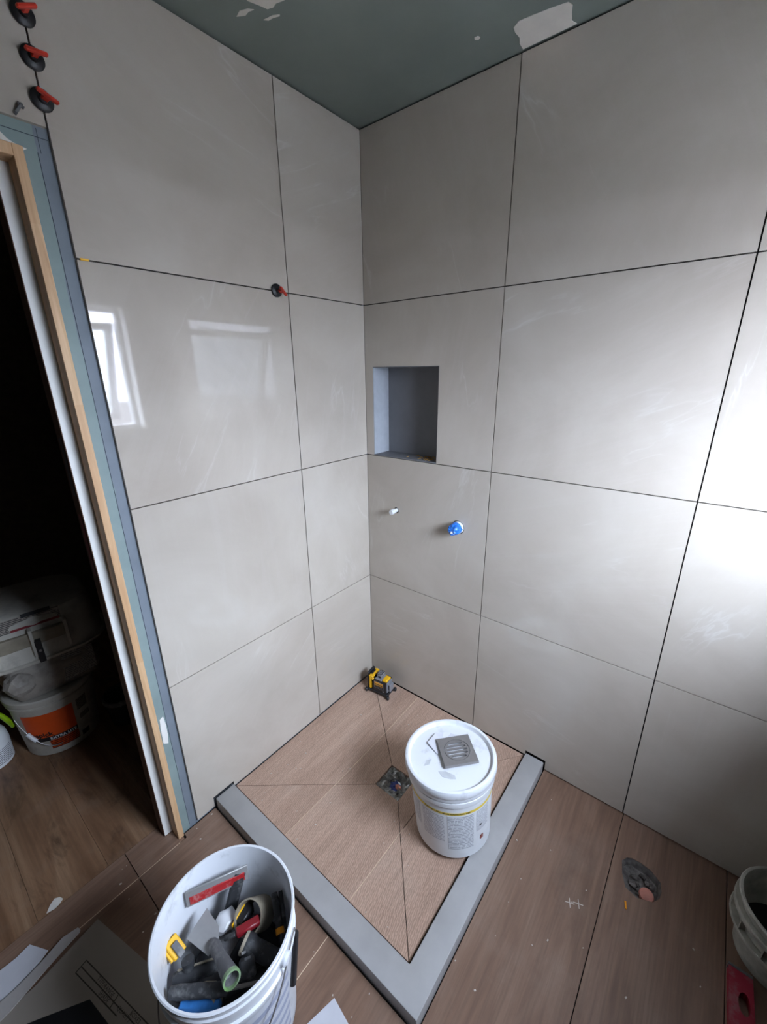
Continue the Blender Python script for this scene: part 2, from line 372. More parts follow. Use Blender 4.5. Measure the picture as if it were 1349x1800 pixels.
# pencil lines and a plaster dab on the bare board strip
for q in ([(-1.012, .01), (-1.0107, .01), (-1.0107, 1.99), (-1.012, 1.99)], [(-1.3, 2.017), (-.988, 2.017), (-.988, 2.0182), (-1.3, 2.0182)],
          [(-1.006, 1.99), (-1.005, 1.99), (-1.005, 2.033), (-1.006, 2.033)]):
    obj('pencil_line', prism(q, YZ, -.0105, -.0101), 'pencil', wall_left)
dab = [(-1.034, .405), (-1.020, .395), (-1.016, .43), (-1.015, .47), (-1.018, .505), (-1.030, .50), (-1.033, .46)]
obj('plaster_dab', prism(dab, YZ, -.0105, -.0085), 'paintw', wall_left)
obj('plaster_smear', prism([(-1.30, 1.988), (-1.10, 1.988), (-1.036, 1.986), (-1.03, 1.99), (-1.05, 1.994), (-1.06, 1.998), (-1.068, 2.006), (-1.078, 2.0), (-1.09, 1.998), (-1.1, 2.006), (-1.14, 2.004), (-1.18, 1.998), (-1.3, 2.0)], YZ, -.0105, -.0085), 'plaster', wall_left)

# right wall with niche and pipe holes
NX0, NX1, NZ0, NZ1, ND = .041, .361, 1.2005, 1.566, .105
wr = bmesh.new(); YF = .0105
P1 = (.1625, .9668); P2 = (.469, .9562)
bx(wr, -.1, NX0, YF, .16, -.012, CEIL); bx(wr, NX1, WX+.14, YF, .16, -.012, CEIL)
bx(wr, NX0, NX1, YF, .16, NZ1, CEIL); bx(wr, NX0, NX1, YF, .16, -.012, NZ0); bx(wr, NX0, NX1, ND, .16, NZ0, NZ1)
wall_right = tag(obj('wall_right', wr, 'joint'), 'large grey tiled wall with a recessed niche and pipe stubs', kind='structure')
nb = bmesh.new(); t_ = .003
obj('niche_side', box(NX0, NX0+t_, .001, ND, NZ0, NZ1), plain('niche_side_lit_grey', srgb(168, 172, 178), .6, var=.08), wall_right)  # same grey lining, made paler here: window light put into the colour
bx(nb, NX1-t_, NX1, .001, ND, NZ0, NZ1); bx(nb, NX0, NX1, .001, ND, NZ1-t_, NZ1)
bx(nb, NX0, NX1, .0, ND, NZ0-.001, NZ0+t_); bx(nb, NX0, NX1, ND-t_, ND, NZ0, NZ1)
obj('niche_lining', nb, 'niche', wall_right)
xc = [0, .593, 1.2016, 1.8]
hole = lambda c, r, n=28: [(c[0]+r*cos(2*pi*i/n), c[1]+r*sin(2*pi*i/n)) for i in range(n)]
for r in range(4):
    z0, z1 = ZR[r]+gp, ZR[r+1]-gp
    for c in range(3):
        a, b = xc[c]+(gp if c else .001), min(xc[c+1]-gp, WX-.002); hs = ()
        if r == 0 and c == 0: p = rect(a, b, .028, z1)
        elif r == 0 and c == 1: p = [(a, .028), (CX0-.004, .028), (CX0-.004, CZ+.006), (CX1+.005, CZ+.006), (CX1+.005, .006), (b, .006), (b, z1), (a, z1)]
        elif r == 0: p = rect(a, b, .006, z1)
        elif r == 2 and c == 0: p = [(a, z0), (NX0, z0), (NX0, NZ1), (NX1, NZ1), (NX1, z0), (b, z0), (b, z1), (a, z1)]
        else: p = rect(a, b, z0, z1)
        if r == 1 and c == 0: hs = (hole(P1, .0135), hole(P2, .0285))
        wtile(p, XZ, wall_right, hs, 0., .010)
# niche debris
nd = bmesh.new()
for i in range(46):
    x = random.gauss(.29, .035); y = random.uniform(.02, .09)
    x = min(max(x, .1), .352); l = random.uniform(.004, .016)
    bx(nd, -l/2, l/2, -.0015, .0015, 0, .0025, mtx=Matrix.Translation((x, y, NZ0+.003))@Matrix.Rotation(random.random()*3, 4, 'Z')@Matrix.Rotation(random.uniform(-.15, .15), 4, 'Y'))
tag(obj('tile_chips', nd, plain('yellow_tan_chips', srgb(170, 132, 70), .8, var=.5, scale=200)), 'scattered yellowish tile chips and dust on the niche shelf', 'debris', kind='stuff')

# ceiling with plaster patches
ceiling = tag(obj('ceiling', box(-.1, WX+.14, YB-.1, .16, CEIL, CEIL+.05), 'ceil'), 'green moisture resistant plasterboard ceiling', kind='structure')
def cpatch(pts):
    obj('plaster_patch', prism(pts, XY, CEIL-.0015, CEIL+.001), 'plaster', ceiling)
cpatch([(.597, -.003), (.598, -.03), (.606, -.05), (.604, -.075), (.607, -.092), (.625, -.104), (.66, -.10), (.70, -.093), (.738, -.084), (.744, -.07), (.735, -.045), (.728, -.02), (.735, -.003)])
cpatch([(.160, -.57), (.17, -.545), (.176, -.526), (.19, -.52), (.205, -.523), (.228, -.516), (.25, -.54), (.26, -.60), (.20, -.62), (.17, -.60)])
cpatch([(.142, -.512), (.150, -.503), (.165, -.501), (.182, -.494), (.186, -.497), (.17, -.506), (.155, -.509)])
cpatch([(.10, -.56), (.12, -.548), (.135, -.55), (.15, -.545), (.14, -.556), (.12, -.565)])
cpatch([(.512, -.118), (.52, -.112), (.527, -.116), (.524, -.124), (.515, -.126)])

gp = .0012
# floor: dark bed with tiles
HC = [(1.232, -.172), (1.243, -.152), (1.257, -.144), (1.285, -.142), (1.312, -.147), (1.341, -.168), (1.347, -.195), (1.344, -.220), (1.329, -.243), (1.289, -.260), (1.256, -.251), (1.240, -.214)]
floor = tag(obj('floor', prism(rect(-.1, WX+.14, YB-.1, .16), XY, -.012, -.06, holes=([(1.29+(x-1.29)*1.03, -.2+(y+.2)*1.03) for x, y in HC], rect(.419, .531, -.479, -.371))), 'sub'), 'brown wood look tile floor falling to a shower drain', kind='structure')
def ftile(poly, mat, parent=floor, holes=(), z1=0., z0=-.011, name='floor_tile'):
    return obj(name, prism(poly, XY, z1, z0, holes), mat, parent)
xs = [-.097, .0185, .3035, .6075]
fy = .008
for a, b in zip(xs, xs[1:]):
    for y0, y1 in ((CY1-.006, -1.197), (-1.197, -2.1), (-2.1, YB)):
        yy = y0 if y0 > -1.1 else y0-gp
        if b < .1: yy = -1.045 if y0 > -1.1 else yy
        if a > 0 and a < .1 and y0 > -1.1: ftile([(a+gp, y1+gp), (b-gp, y1+gp), (b-gp, yy), (.002, yy), (.002, -1.038), (a+gp, -1.038)], 'floor')
        else: ftile([(a+gp, y1+gp), (b-gp, y1+gp), (b-gp, yy), (a+gp, yy)], 'floor')
ftile([(.6075+gp, -1.8), (.912-gp, -1.8), (.912-gp, CY1-.006), (.6075+gp, CY1-.006)], 'floor')
ftile([(.6075+gp, YB), (.912-gp, YB), (.912-gp, -1.8-2*gp), (.6075+gp, -1.8-2*gp)], 'floor')
for a, b, hs in ((.912, 1.2055, ()), (1.2055, 1.505, (HC,)), (1.505, WX, ())):
    aa = a+gp if a > 1 else CX1+.004
    if a < 1:
        ftile([(a+gp, -1.2+gp), (b-gp, -1.2+gp), (b-gp, fy), (aa, fy), (aa, CY1-.004), (a+gp, CY1-.004)], 'floor')
    else: ftile([(aa, -1.2+gp), (b-gp, -1.2+gp), (b-gp, fy), (aa, fy)], 'floor', holes=hs)
    ftile([(a+gp, YB), (b-gp, YB), (b-gp, -1.2-gp), (a+gp, -1.2-gp)], 'floor')
# the shower floor: four falls to the drain, cut by the plank joints
DS = (.420, .530, -.478, -.372)   # drain opening
zo, zi = .024, .010
I = [(DS[0], DS[3]), (DS[1], DS[3]), (DS[1], DS[2]), (DS[0], DS[2])]   # NW NE SE SW
O = [(.003, -.003), (CX0-.007, -.003), (CX0-.007, CY0+.007), (.003, CY0+.007)]
def clip(poly, x, keep_less):
    out = []
    for i, p in enumerate(poly):
        q = poly[(i+1) % len(poly)]; ip = (p[0] < x) == keep_less; iq = (q[0] < x) == keep_less
        if ip: out.append(p)
        if ip != iq:
            t = (x-p[0])/(q[0]-p[0]); out.append((x, p[1]+t*(q[1]-p[1])))
    return out
def inset(poly, d):
    n = len(poly); ar = sum(poly[i][0]*poly[(i+1) % n][1]-poly[(i+1) % n][0]*poly[i][1] for i in range(n))
    if ar < 0: poly = poly[::-1]
    out = []
    for i in range(n):
        a, b, c = (Vector(poly[i-1]), Vector(poly[i]), Vector(poly[(i+1) % n]))
        e1 = (b-a).normalized(); e2 = (c-b).normalized(); n1 = Vector((-e1.y, e1.x)); n2 = Vector((-e2.y, e2.x))
        k = 1+n1.dot(n2); out.append(tuple(b+(n1+n2)*(d/max(k, .25))))
    return out
for k in range(4):
    k2 = (k+1) % 4; face = [O[k], O[k2], I[k2], I[k]]
    # plane through the outer edge (zo) and inner edge (zi)
    o1, o2, i1 = Vector(O[k]), Vector(O[k2]), Vector(I[k]); e = (o2-o1).normalized(); nn = Vector((-e.y, e.x)); dd = (i1-o1).dot(nn)
    zf = lambda x, y: zo+(zi-zo)*((Vector((x, y))-o1).dot(nn)/dd)
    for s0, s1 in ((-1, .300), (.300, .6065), (.6065, 9)):
        p = clip(clip(face, s1, True), s0, False)
        if len(p) < 3: continue
        p = inset(p, .0011); bm = bmesh.new()
        top = [bm.verts.new((x, y, zf(x, y))) for x, y in p]; bot = [bm.verts.new((x, y, zf(x, y)-.010)) for x, y in p]
        bm.faces.new(top); bm.faces.new(bot[::-1])
        for i in range(len(p)): bm.faces.new((top[i], bot[i], bot[(i+1) % len(p)], top[(i+1) % len(p)]))
        obj('floor_tile', bm, 'shower', floor)
# pale grout already in some joints (follows the falls)
for x, y0, y1 in ((.300, -.004, DS[3]), (.300, DS[3], DS[2]), (.300, DS[2], CY0+.01), (.6065, -.55, CY0+.01)):
    gz = lambda y: min(zo, zi+(zo-zi)*max(abs((x-.475))-.055, 0)/.365) if DS[2] <= y <= DS[3] else zi+(zo-zi)*max(max(y-DS[3], DS[2]-y)/.36, max(abs(x-.475)-.055, 0)/.36)
    n = 8; bm = bmesh.new(); L = [bm.verts.new((x-.0011, y0+(y1-y0)*i/n, gz(y0+(y1-y0)*i/n)-.0008)) for i in range(n+1)]; Q = [bm.verts.new((x+.0011, v.co.y, v.co.z)) for v in L]
    for i in range(n): bm.faces.new((L[i], L[i+1], Q[i+1], Q[i]))
    obj('grout_line', bm, 'grout', floor)
for x, y0, y1 in ((.0185, -1.062, -1.9), (.6075, CY1-.006, -1.7), (.3035, CY1-.006, -1.19)):
    obj('grout_line', box(x-.0013, x+.0013, y1, y0, -.011, -.0006), 'grout', floor)
# chalk crosses
for cx, cy in ((1.131, -.402), (1.153, -.388)):
    for a in (R(20), R(112)):
        obj('chalk_mark', bx(bmesh.new(), -.013, .013, -.0011, .0011, 0, .0004, mtx=Matrix.Translation((cx, cy, .0001))@Matrix.Rotation(a, 4, 'Z')), 'chalk', floor)
obj('plaster_splat', prism([(at(x, y, .0)[0], at(x, y, .0)[1]) for x, y in ((82, 1606), (88, 1592), (96, 1580), (106, 1577), (111, 1580), (104, 1590), (96, 1598))], XY, .0, .0015), 'plaster', floor)

# window wall, back wall
ww = bmesh.new()
bx(ww, WX, WX+.14, YB, WY0, -.012, CEIL); bx(ww, WX, WX+.14, WY1, .0105, -.012, CEIL)
bx(ww, WX, WX+.14, WY0, WY1, -.012, WZ0); bx(ww, WX, WX+.14, WY0, WY1, WZ1, CEIL)
tag(obj('wall_window', ww, 'wallpaint'), 'grey lined wall holding the open window', kind='structure')
tag(obj('wall_back', box(-.1, WX+.14, YB-.1, YB, -.012, CEIL), 'wallpaint'), 'grey lined wall behind the viewpoint', kind='structure')
win = bpy.data.objects.new('window_1', None); COL.objects.link(win); win.location = (WX+.1, (WY0+WY1)/2, WZ0); tag(win, 'white framed window with a frosted awning sash tilted open', kind='structure')
def wpart(n, bm, m): return obj(n, bm, m, win, inv=True)
f0, f1, fr = WX+.085, WX+.135, .035
wf = bmesh.new()
bx(wf, f0, f1, WY0, WY0+fr, WZ0, WZ1); bx(wf, f0, f1, WY1-fr, WY1, WZ0, WZ1); bx(wf, f0, f1, WY0, WY1, WZ0, WZ0+fr); bx(wf, f0, f1, WY0, WY1, WZ1-fr, WZ1)
wpart('window_frame', wf, 'alu')
rv = bmesh.new(); bx(rv, WX-.002, f0, WY0, WY0+.012, WZ0, WZ1); bx(rv, WX-.002, f0, WY1-.012, WY1, WZ0, WZ1); bx(rv, WX-.002, f0, WY0, WY1, WZ1-.012, WZ1)
wpart('reveal_lining', rv, 'paintw'); wpart('window_sill', box(WX-.02, f0, WY0-.01, WY1+.01, WZ0, WZ0+.018), 'adhesive')
piv = Matrix.Translation((f1+.01, 0, WZ1-.085))@Matrix.Rotation(R(-17), 4, 'Y')
sh = WZ1-WZ0-.12; sf = .045; sy0, sy1 = WY0+.04, WY1-.04
sb = bmesh.new()
for a in ((-.02, .02, sy0, sy0+sf, -sh, 0), (-.02, .02, sy1-sf, sy1, -sh, 0), (-.02, .02, sy0, sy1, -sf, 0), (-.02, .02, sy0, sy1, -sh, -sh+sf)): bx(sb, *a, mtx=piv)
sash = wpart('sash', sb, 'alu')
pn = bmesh.new(); bx(pn, -.003, .003, sy0+sf, sy1-sf, -sh+sf, -sf, mtx=piv)
o = obj('pane', pn, 'pane', sash); o.matrix_parent_inverse = (win.matrix_basis@sash.matrix_parent_inverse).inverted()
# outdoors
tag(obj('ground_outside', box(WX+.2, WX+40, -25, 25, -.9, -.8), 'grass'), 'dark garden ground outside the window', kind='structure')
tree = thing('garden_tree', 'bare branching tree outside the window, mirrored in the glossy tile', 'tree', (WX+5, -1.2, -.8))
tb = bmesh.new(); random.seed(3)
def grow(p, d, l, r, n):
    q = p+d*l; tube([p, lerp(p, q, .5)+Vector((random.gauss(0, .04*l), random.gauss(0, .04*l), 0)), q], [r, r*.85, r*.65], 6, tb)
    if n == 0: tips.append(q); return
    for k in range(3):
        dd = (d+Vector((random.gauss(0, .55), random.gauss(0, .55), random.uniform(0, .5)))).normalized(); grow(lerp(p, q, random.uniform(.6, 1)), dd, l*.72, r*.6, n-1)
tips = []
grow(Vector((0, 0, 0)), Vector((0, 0, 1)), 1.5, .07, 5)
obj('branches', tb, 'bark', tree)
lb = bmesh.new()
for q in random.sample(tips, 120):
    for k in range(3):
        m = Matrix.Translation(q+Vector([random.gauss(0, .1) for _ in range(3)]))@Matrix.Rotation(random.random()*6, 4, Vector((random.random(), random.random(), 1)).normalized())
        lb.faces.new([lb.verts.new(m@Vector(c)) for c in ((0, -.03, 0), (.05, 0, .01), (0, .03, 0), (-.05, 0, .01))])
tag(obj('leaves', lb, 'leaf', tree), kind='stuff')

# hall beyond the doorway
random.seed(11)
tag(obj('floor_hall', box(-2.0, -.1, -2.4, .9, -.06, -.012), 'sub'), 'oak plank floor of the dark room beyond the doorway', kind='structure')
fh = bpy.data.objects['floor_hall']
for k in range(-7, 8):
    y0 = -1.246+.19*k
    if y0 > .8: continue
    ftile([(-2.0, y0+.0004), (-.0985, y0+.0004), (-.0985, y0+.1896), (-2.0, y0+.1896)], 'hall', fh, name='floor_plank')
hb = bmesh.new(); bx(hb, -2.1, -2.0, -2.5, 1.0, -.06, 2.42)
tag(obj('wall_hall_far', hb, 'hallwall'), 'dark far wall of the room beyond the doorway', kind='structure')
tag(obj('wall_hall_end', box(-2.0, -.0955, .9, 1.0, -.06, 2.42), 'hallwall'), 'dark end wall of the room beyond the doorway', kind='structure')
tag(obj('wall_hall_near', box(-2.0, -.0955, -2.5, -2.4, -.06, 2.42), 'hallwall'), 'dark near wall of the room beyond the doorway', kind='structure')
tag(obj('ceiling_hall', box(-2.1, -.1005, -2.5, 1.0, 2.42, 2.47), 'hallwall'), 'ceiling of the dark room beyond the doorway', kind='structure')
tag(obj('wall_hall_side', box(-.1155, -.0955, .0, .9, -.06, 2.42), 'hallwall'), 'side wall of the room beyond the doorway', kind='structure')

# pine door lining and cavity sliding door
jm = bpy.data.objects.new('trim_1', None); COL.objects.link(jm); jm.location = (-.015, -1.05, 0); tag(jm, 'pale pine door lining around the doorway', kind='structure')
def jpart(n, b, m): return obj(n, b, m, jm, inv=True)
jpart('jamb', box(-.0405, .006, -1.0590, -1.0405, -.002, 1.988, bev=.001), 'pine')
jpart('head', box(-.0405, .006, -1.88, -1.0592, 1.966, 1.988, bev=.001), 'pine')
jpart('jamb', box(-.095, .006, -1.88, -1.861, -.002, 1.965, bev=.001), 'pine')
jpart('hall_side_lining', box(-.1, -.092, -1.0605, -1.0405, -.002, 1.988), 'pine')
dr = bpy.data.objects.new('door_1', None); COL.objects.link(dr); dr.location = (-.066, -1.07, .004); tag(dr, 'white sliding door standing just out of its wall cavity', kind='structure')
obj('door_panel', box(-.088, -.041, -1.0845, -1.02, .004, 1.984), 'paintw', dr, inv=True)
obj('door_edge', box(-.088, -.0412, -1.0862, -1.0846, .004, 1.984), 'brown', dr, inv=True)
obj('edge_latch', box(-.074, -.055, -1.0868, -1.0861, 1.02, 1.20), 'maroon', dr, inv=True)
obj('edge_latch', box(-.074, -.055, -1.0868, -1.0861, 1.25, 1.40), 'darkpail', dr, inv=True)

# ------------------------------------------------------------------ shower curb
Lp = [(CX1, -.004), (CX1, CY1), (.004, CY1), (.004, CY0), (CX0, CY0), (CX0, -.004)]
cb = prism(Lp, XY, -.0115, CZ)
te = [e for e in cb.edges if all(v.co.z > CZ-.001 for v in e.verts) or abs(e.verts[0].co.z-e.verts[1].co.z) > .03]
bmesh.ops.bevel(cb, geom=te, offset=.0035, segments=2, profile=.5, affect='EDGES')
tag(obj('shower_curb', cb, 'curb', smooth=True), 'L-shaped grey painted shower curb around the drain floor', 'curb')

# ------------------------------------------------------------------ shower drain
dt = thing('shower_drain', 'open square shower drain stuffed with clear plastic and a blue rag', 'drain', ((DS[0]+DS[1])/2, (DS[2]+DS[3])/2, -.05))
db = bmesh.new()
for a in ((-.055, .055, -.053, -.051, 0, .050), (-.055, .055, .051, .053, 0, .050), (-.055, -.053, -.053, .053, 0, .050), (.053, .055, -.053, .053, 0, .050), (-.055, .055, -.053, .053, -.002, 0)): bx(db, *a)
obj('drain_box', db, 'concrete', dt)
obj('pipe_collar', lathe([(.032, .0), (.032, .040), (.029, .041), (.029, .0)], 32), 'grey', dt, smooth=True)
random.seed(5)
def crumple(rx, ry, rz, n, amp, seed, flat=.3):
    random.seed(seed); bm = bmesh.new(); bmesh.ops.create_icosphere(bm, subdivisions=n, radius=1)
    for v in bm.verts:
        k = 1+amp*sin(7*v.co.x+seed)*cos(6*v.co.y-seed)+random.gauss(0, amp*.6)
        v.co = Vector((v.co.x*rx*k, v.co.y*ry*k, max(v.co.z, -flat)*rz*k))
    return bm
rb = crumple(.026, .026, .012, 3, .18, 4); bmesh.ops.translate(rb, vec=(0, 0, .028), verts=rb.verts); obj('rag', rb, 'rag', dt)
rb = crumple(.014, .010, .010, 2, .2, 9); bmesh.ops.translate(rb, vec=(.012, .004, .036), verts=rb.verts); obj('rag_scrap', rb, 'pink', dt)
fb = bmesh.new(); random.seed(21); n = 12; g = []
for i in range(n+1):
    row = []
    for j in range(n+1):
        x = (i/n-.5)*.106; y = (j/n-.5)*.102; e = max(abs(i/n-.5), abs(j/n-.5))*2
        row.append(fb.verts.new((x, y, .034+.022*e**2+random.gauss(0, .005))))
    g.append(row)
for i in range(n):
    for j in range(n):
        if max(abs((i+.5)/n-.5), abs((j+.5)/n-.5)) < .17: continue
        fb.faces.new((g[i][j], g[i+1][j], g[i+1][j+1], g[i][j+1]))
obj('plastic_film', fb, 'film', dt)

# ragged waste pipe hole in the floor tile
ht = thing('waste_pipe_hole', 'ragged pipe hole chipped through the floor tile, pink cap inside', 'pipe hole', (1.29, -.2, -.055))
hb = bmesh.new(); random.seed(8); cx, cy = 1.29, -.2; rings = []
for k, (s, z) in enumerate(((1.0, -.0005), (.95, -.010), (.88, -.020), (.55, -.026), (.2, -.022))):
    rings.append([hb.verts.new((cx+(x-cx)*s*(1.012 if k == 0 else random.uniform(.94, 1.03)), cy+(y-cy)*s*(1.012 if k == 0 else random.uniform(.94, 1.03)), z-(.0 if k == 0 else random.uniform(0, .008)))) for x, y in HC])
for a, b in zip(rings, rings[1:]):
    for i in range(len(HC)): hb.faces.new((a[i], a[(i+1) % len(HC)], b[(i+1) % len(HC)], b[i]))
hb.faces.new(rings[-1])
obj('rubble_lining', hb, 'concrete', ht, inv=True)
for k in range(16):
    a = random.random()*6.28; r = random.random()**.5*.036; s = random.uniform(.005, .012)
    rk = crumple(s, s*.8, s*.7, 1, .22, 50+k, .7); bmesh.ops.translate(rk, vec=(cx+r*cos(a), cy+r*sin(a), -.021), verts=rk.verts); obj('rubble_stone', rk, 'concrete', ht, inv=True)
pc = lathe([(0, .012), (.010, .0115), (.0185, .008), (.021, .0), (.021, -.02)], 24, mtx=Matrix.Translation((1.312, -.226, -.014))@Matrix.Rotation(.3, 4, 'X')); obj('pipe_cap', pc, 'pink', ht, smooth=True, inv=True)

# ------------------------------------------------------------------ wall pipe stubs
def stub(c, label, parts):
    t = thing('pipe_stub', label, 'pipe', (c[0], .0, c[1]), (R(90), 0, 0)); [obj(n, b, m, t, smooth=True) for n, b, m in parts]; return t
stub(P1, 'small white capped pipe stub below the niche', [
    ('pipe', lathe([(0, -.02), (.0085, -.02), (.0085, .018), (0, .018)], 24), 'white'),
    ('cap', lathe([(0, .018), (.0105, .0185), (.0115, .021), (.0115, .036), (.010, .0395), (0, .040)], 24), 'white')])
bl = lathe([(0, -.009), (.0245, -.009), (.025, .0), (.0248, .02), (.0235, .034), (.020, .044), (.012, .048), (0, .049)], 30)
random.seed(2)
for v in bl.verts:
    if v.co.z > .015: v.co += Vector((random.gauss(0, .0011), random.gauss(0, .0011), random.gauss(0, .0016)))
stub(P2, 'blue wrapped mixer body poking through the wall tile', [
    ('sleeve', lathe([(.0255, -.009), (.0255, .012), (.0215, .012)], 30), 'white'), ('wrapping', bl, 'bluetape'),
    ('spindle', bx(bmesh.new(), -.004, .004, -.012, -.003, .047, .053, bev=.001), 'white')])

# ------------------------------------------------------------------ lidded white pail in the shower
def prof_r(prof):
    def f(z):
        for (r1, z1), (r2, z2) in zip(prof, prof[1:]):
            if z1 <= z <= z2 and z2 > z1: return r1+(r2-r1)*(z-z1)/(z2-z1)
        return prof[-1][0]
    return f
tilt = R(-4.6)
pail = thing('lidded_pail', 'white lidded pail standing tilted on the shower curb', 'pail', (.737, -.430, .0375), (0, tilt, 0))
pr = [(.122, 0), (.128, .004), (.1375, .228)]
obj('body', lathe([(0, .003), (.118, .003)]+pr+[(.1375, .230), (.1445, .232), (.1455, .236), (.1455, .250), (.142, .252), (.142, .262)], 64), 'white', pail, smooth=True)
obj('lid', lathe([(.144, .258), (.1475, .257), (.1485, .262), (.1485, .270), (.1505, .272), (.1525, .276), (.1525, .292), (.150, .298), (.146, .300), (.1405, .299), (.138, .296), (.1365, .289), (.134, .2865), (0, .2865)], 72), 'dwhite', pail, smooth=True)
rf = prof_r(pr)
AC = R(-63)
obj('label_band', patch_cyl(rf, AC-R(105), AC+R(95), .194, .2045, 48), 'yband', pail)
def on_cyl(rf, a0, z0, off=.0011):
    def f(x, y):
        z = z0+y; r = rf(z)+off; a = a0+x/r; return Vector((r*cos(a), r*sin(a), z))
    return f
obj('band_lettering', text_bm("DON'T MIX & APPLY BEFORE READING DATA SHEET", .0066, on_cyl(rf, AC-R(2), .1975), bold=.0002), 'ink', pail)
for a0, a1, z0, z1, m in ((-40, -7, .075, .187, 'txt1'), (-2, 34, .045, .190, 'txt2'), (39, 62, .10, .190, 'txt1'), (-80, -46, .09, .187, 'txt2')):
    obj('printed_text', patch_cyl(rf, AC+R(a0), AC+R(a1), z0, z1, 16), m, pail)
obj('print_mark', patch_cyl(rf, AC+R(46), AC+R(52), .055, .072, 4, off=.0012), plain('red_brown_mark', srgb(150, 84, 74), .5), pail)
obj('print_mark', patch_cyl(rf, AC+R(44), AC+R(48), .118, .125, 4, off=.0012), 'ink', pail)
mt = pail.matrix_basis
# the grate and the card on the lid
lidz = .287
gt = thing('drain_grate', 'square stainless steel drain grate lying on the pail lid', 'drain grate', (0, 0, 0))
gt.matrix_basis = mt@Matrix.Translation((.0135, .022, lidz+.0085))@Matrix.Rotation(R(46), 4, 'Z')
slots = []
for k in range(5):
    y = -.026+k*.013; h = .0036; xw = math.sqrt(max(.036**2-y*y, 0)); n = 5
    ring = [(-xw+h+h*cos(a), y+h*sin(a)) for a in [pi/2+pi*i/n for i in range(n+1)]]+[(xw-h+h*cos(a), y+h*sin(a)) for a in [-pi/2+pi*i/n for i in range(n+1)]]
    slots.append(ring)
s_ = .0565
disc = arc_pts(.0415, 40)
obj('plate', prism([(-s_, -s_), (s_, -s_), (s_, s_), (-s_, s_)], XY, .0, .005, holes=(arc_pts(.0432, 40),)), 'steel', gt)
obj('slotted_disc', prism(disc, XY, .0005, .0046, holes=slots), 'steel', gt)
obj('plate_skirt', (lambda b: [bx(b, *a) for a in ((-s_, s_, -s_, -s_+.002, -.004, 0), (-s_, s_, s_-.002, s_, -.004, 0), (-s_, -s_+.002, -s_, s_, -.004, 0), (s_-.002, s_, -s_, s_, -.004, 0))] and b)(bmesh.new()), 'steel', gt)
pp = bmesh.new(); random.seed(4)
pts = [(-.088, -.004), (-.088, .046), (-.066, .066), (-.045, .082), (-.016, .090), (-.006, .070), (-.03, .03), (-.038, -.022)]
top = [pp.verts.new((x, y, lidz+.0012+(.006 if i in (0, 1, 2) else 0)+random.uniform(0, .0015))) for i, (x, y) in enumerate(pts)]
cv = pp.verts.new((-.05, .035, lidz+.004))
for i in range(len(pts)): pp.faces.new((top[i], top[(i+1) % len(pts)], cv))
ex = bmesh.ops.extrude_face_region(pp, geom=list(pp.faces)); bmesh.ops.translate(pp, vec=(0, 0, -.001), verts=[g for g in ex['geom'] if isinstance(g, bmesh.types.BMVert)])
po = obj('paper_scrap', pp, 'paper'); po.matrix_basis = mt; tag(po, 'crumpled white paper scrap under the steel drain grate', 'paper')
# smears of adhesive on the lid
for pts in ([(.0, -.075), (.02, -.062), (.05, -.058), (.06, -.068), (.045, -.078), (.02, -.085)], [(-.055, -.06), (-.045, -.05), (-.038, -.07), (-.05, -.085)]):
    obj('adhesive_smear', prism(pts, XY, lidz-.0004, lidz+.0006), plain('pale_grey_smear', srgb(196, 198, 200), .7), pail)

# ------------------------------------------------------------------ laser level in the corner
ll = thing('laser_level', 'yellow and black laser level in the shower corner', 'laser level', (.126, -.082, .0235), (0, 0, R(7)))
b = bmesh.new(); bx(b, -.058, .058, -.034, .034, .006, .020, bev=.003)
for x, y in ((-.062, -.036), (.062, -.036), (-.062, .036), (.062, .036)):
    lathe([(0, 0), (.006, 0), (.008, .004), (.008, .014), (.005, .018), (0, .018)], 12, b, Matrix.Translation((x, y, 0)))
    bx(b, min(x, x*.7), max(x, x*.7), min(y, y*.6), max(y, y*.6), .005, .016, bev=.002)
obj('foot_base', b, 'black', ll)
b = bmesh.new(); bx(b, -.030, .048, -.032, .032, .018, .082, bev=.006, seg=2)
obj('body', b, 'black', ll, smooth=True)
b = bmesh.new(); bx(b, -.062, -.050, -.028, .028, .012, .108, bev=.003); bx(b, -.05, -.036, -.02, .02, .020, .098, bev=.003); obj('battery', b, 'black', ll)
b = bmesh.new(); bx(b, -.048, -.036, -.034, -.020, .022, .088, bev=.003); bx(b, -.048, -.036, .020, .034, .022, .088, bev=.003); bx(b, -.050, -.026, -.034, .034, .086, .097, bev=.004)
bx(b, -.038, -.022, -.034, -.022, .074, .088, bev=.004); obj('yellow_bracket', b, 'yellow', ll)
b = bmesh.new(); bx(b, -.018, .020, -.026, .026, .080, .087, bev=.002); bx(b, -.012, .016, -.018, .018, .098, .110, bev=.004); bx(b, -.009, -.005, -.016, .016, .086, .1, bev=.0); bx(b, .010, .014, -.016, .016, .086, .1)
obj('top_window', b, 'lgrey', ll)
for k in range(4): obj('vent_slot', box(-.010+k*.007, -.0075+k*.007, -.0185, .0185, .1085, .1106), 'black', ll)
obj('lens', box(-.005, .010, -.014, .014, .086, .099), 'black', ll)
b = bmesh.new(); bx(b, .020, .048, -.022, .022, .078, .090, bev=.004); obj('yellow_cap', b, 'yellow', ll)
b = bmesh.new(); bx(b, .046, .052, -.024, .024, .024, .080, bev=.002); bx(b, .056, .066, -.016, .016, .030, .070, bev=.003); bx(b, .05, .058, -.015, .015, .064, .069); bx(b, .05, .058, -.015, .015, .031, .036)
obj('side_window', b, 'lgrey', ll)
obj('lens', box(.051, .060, -.012, .012, .037, .063), 'black', ll)
fl = lambda x0, x1, z0, z1, d: quad_uv([(x0, -.032-d, z0), (x1, -.032-d, z0), (x1, -.032-d, z1), (x0, -.032-d, z1)])
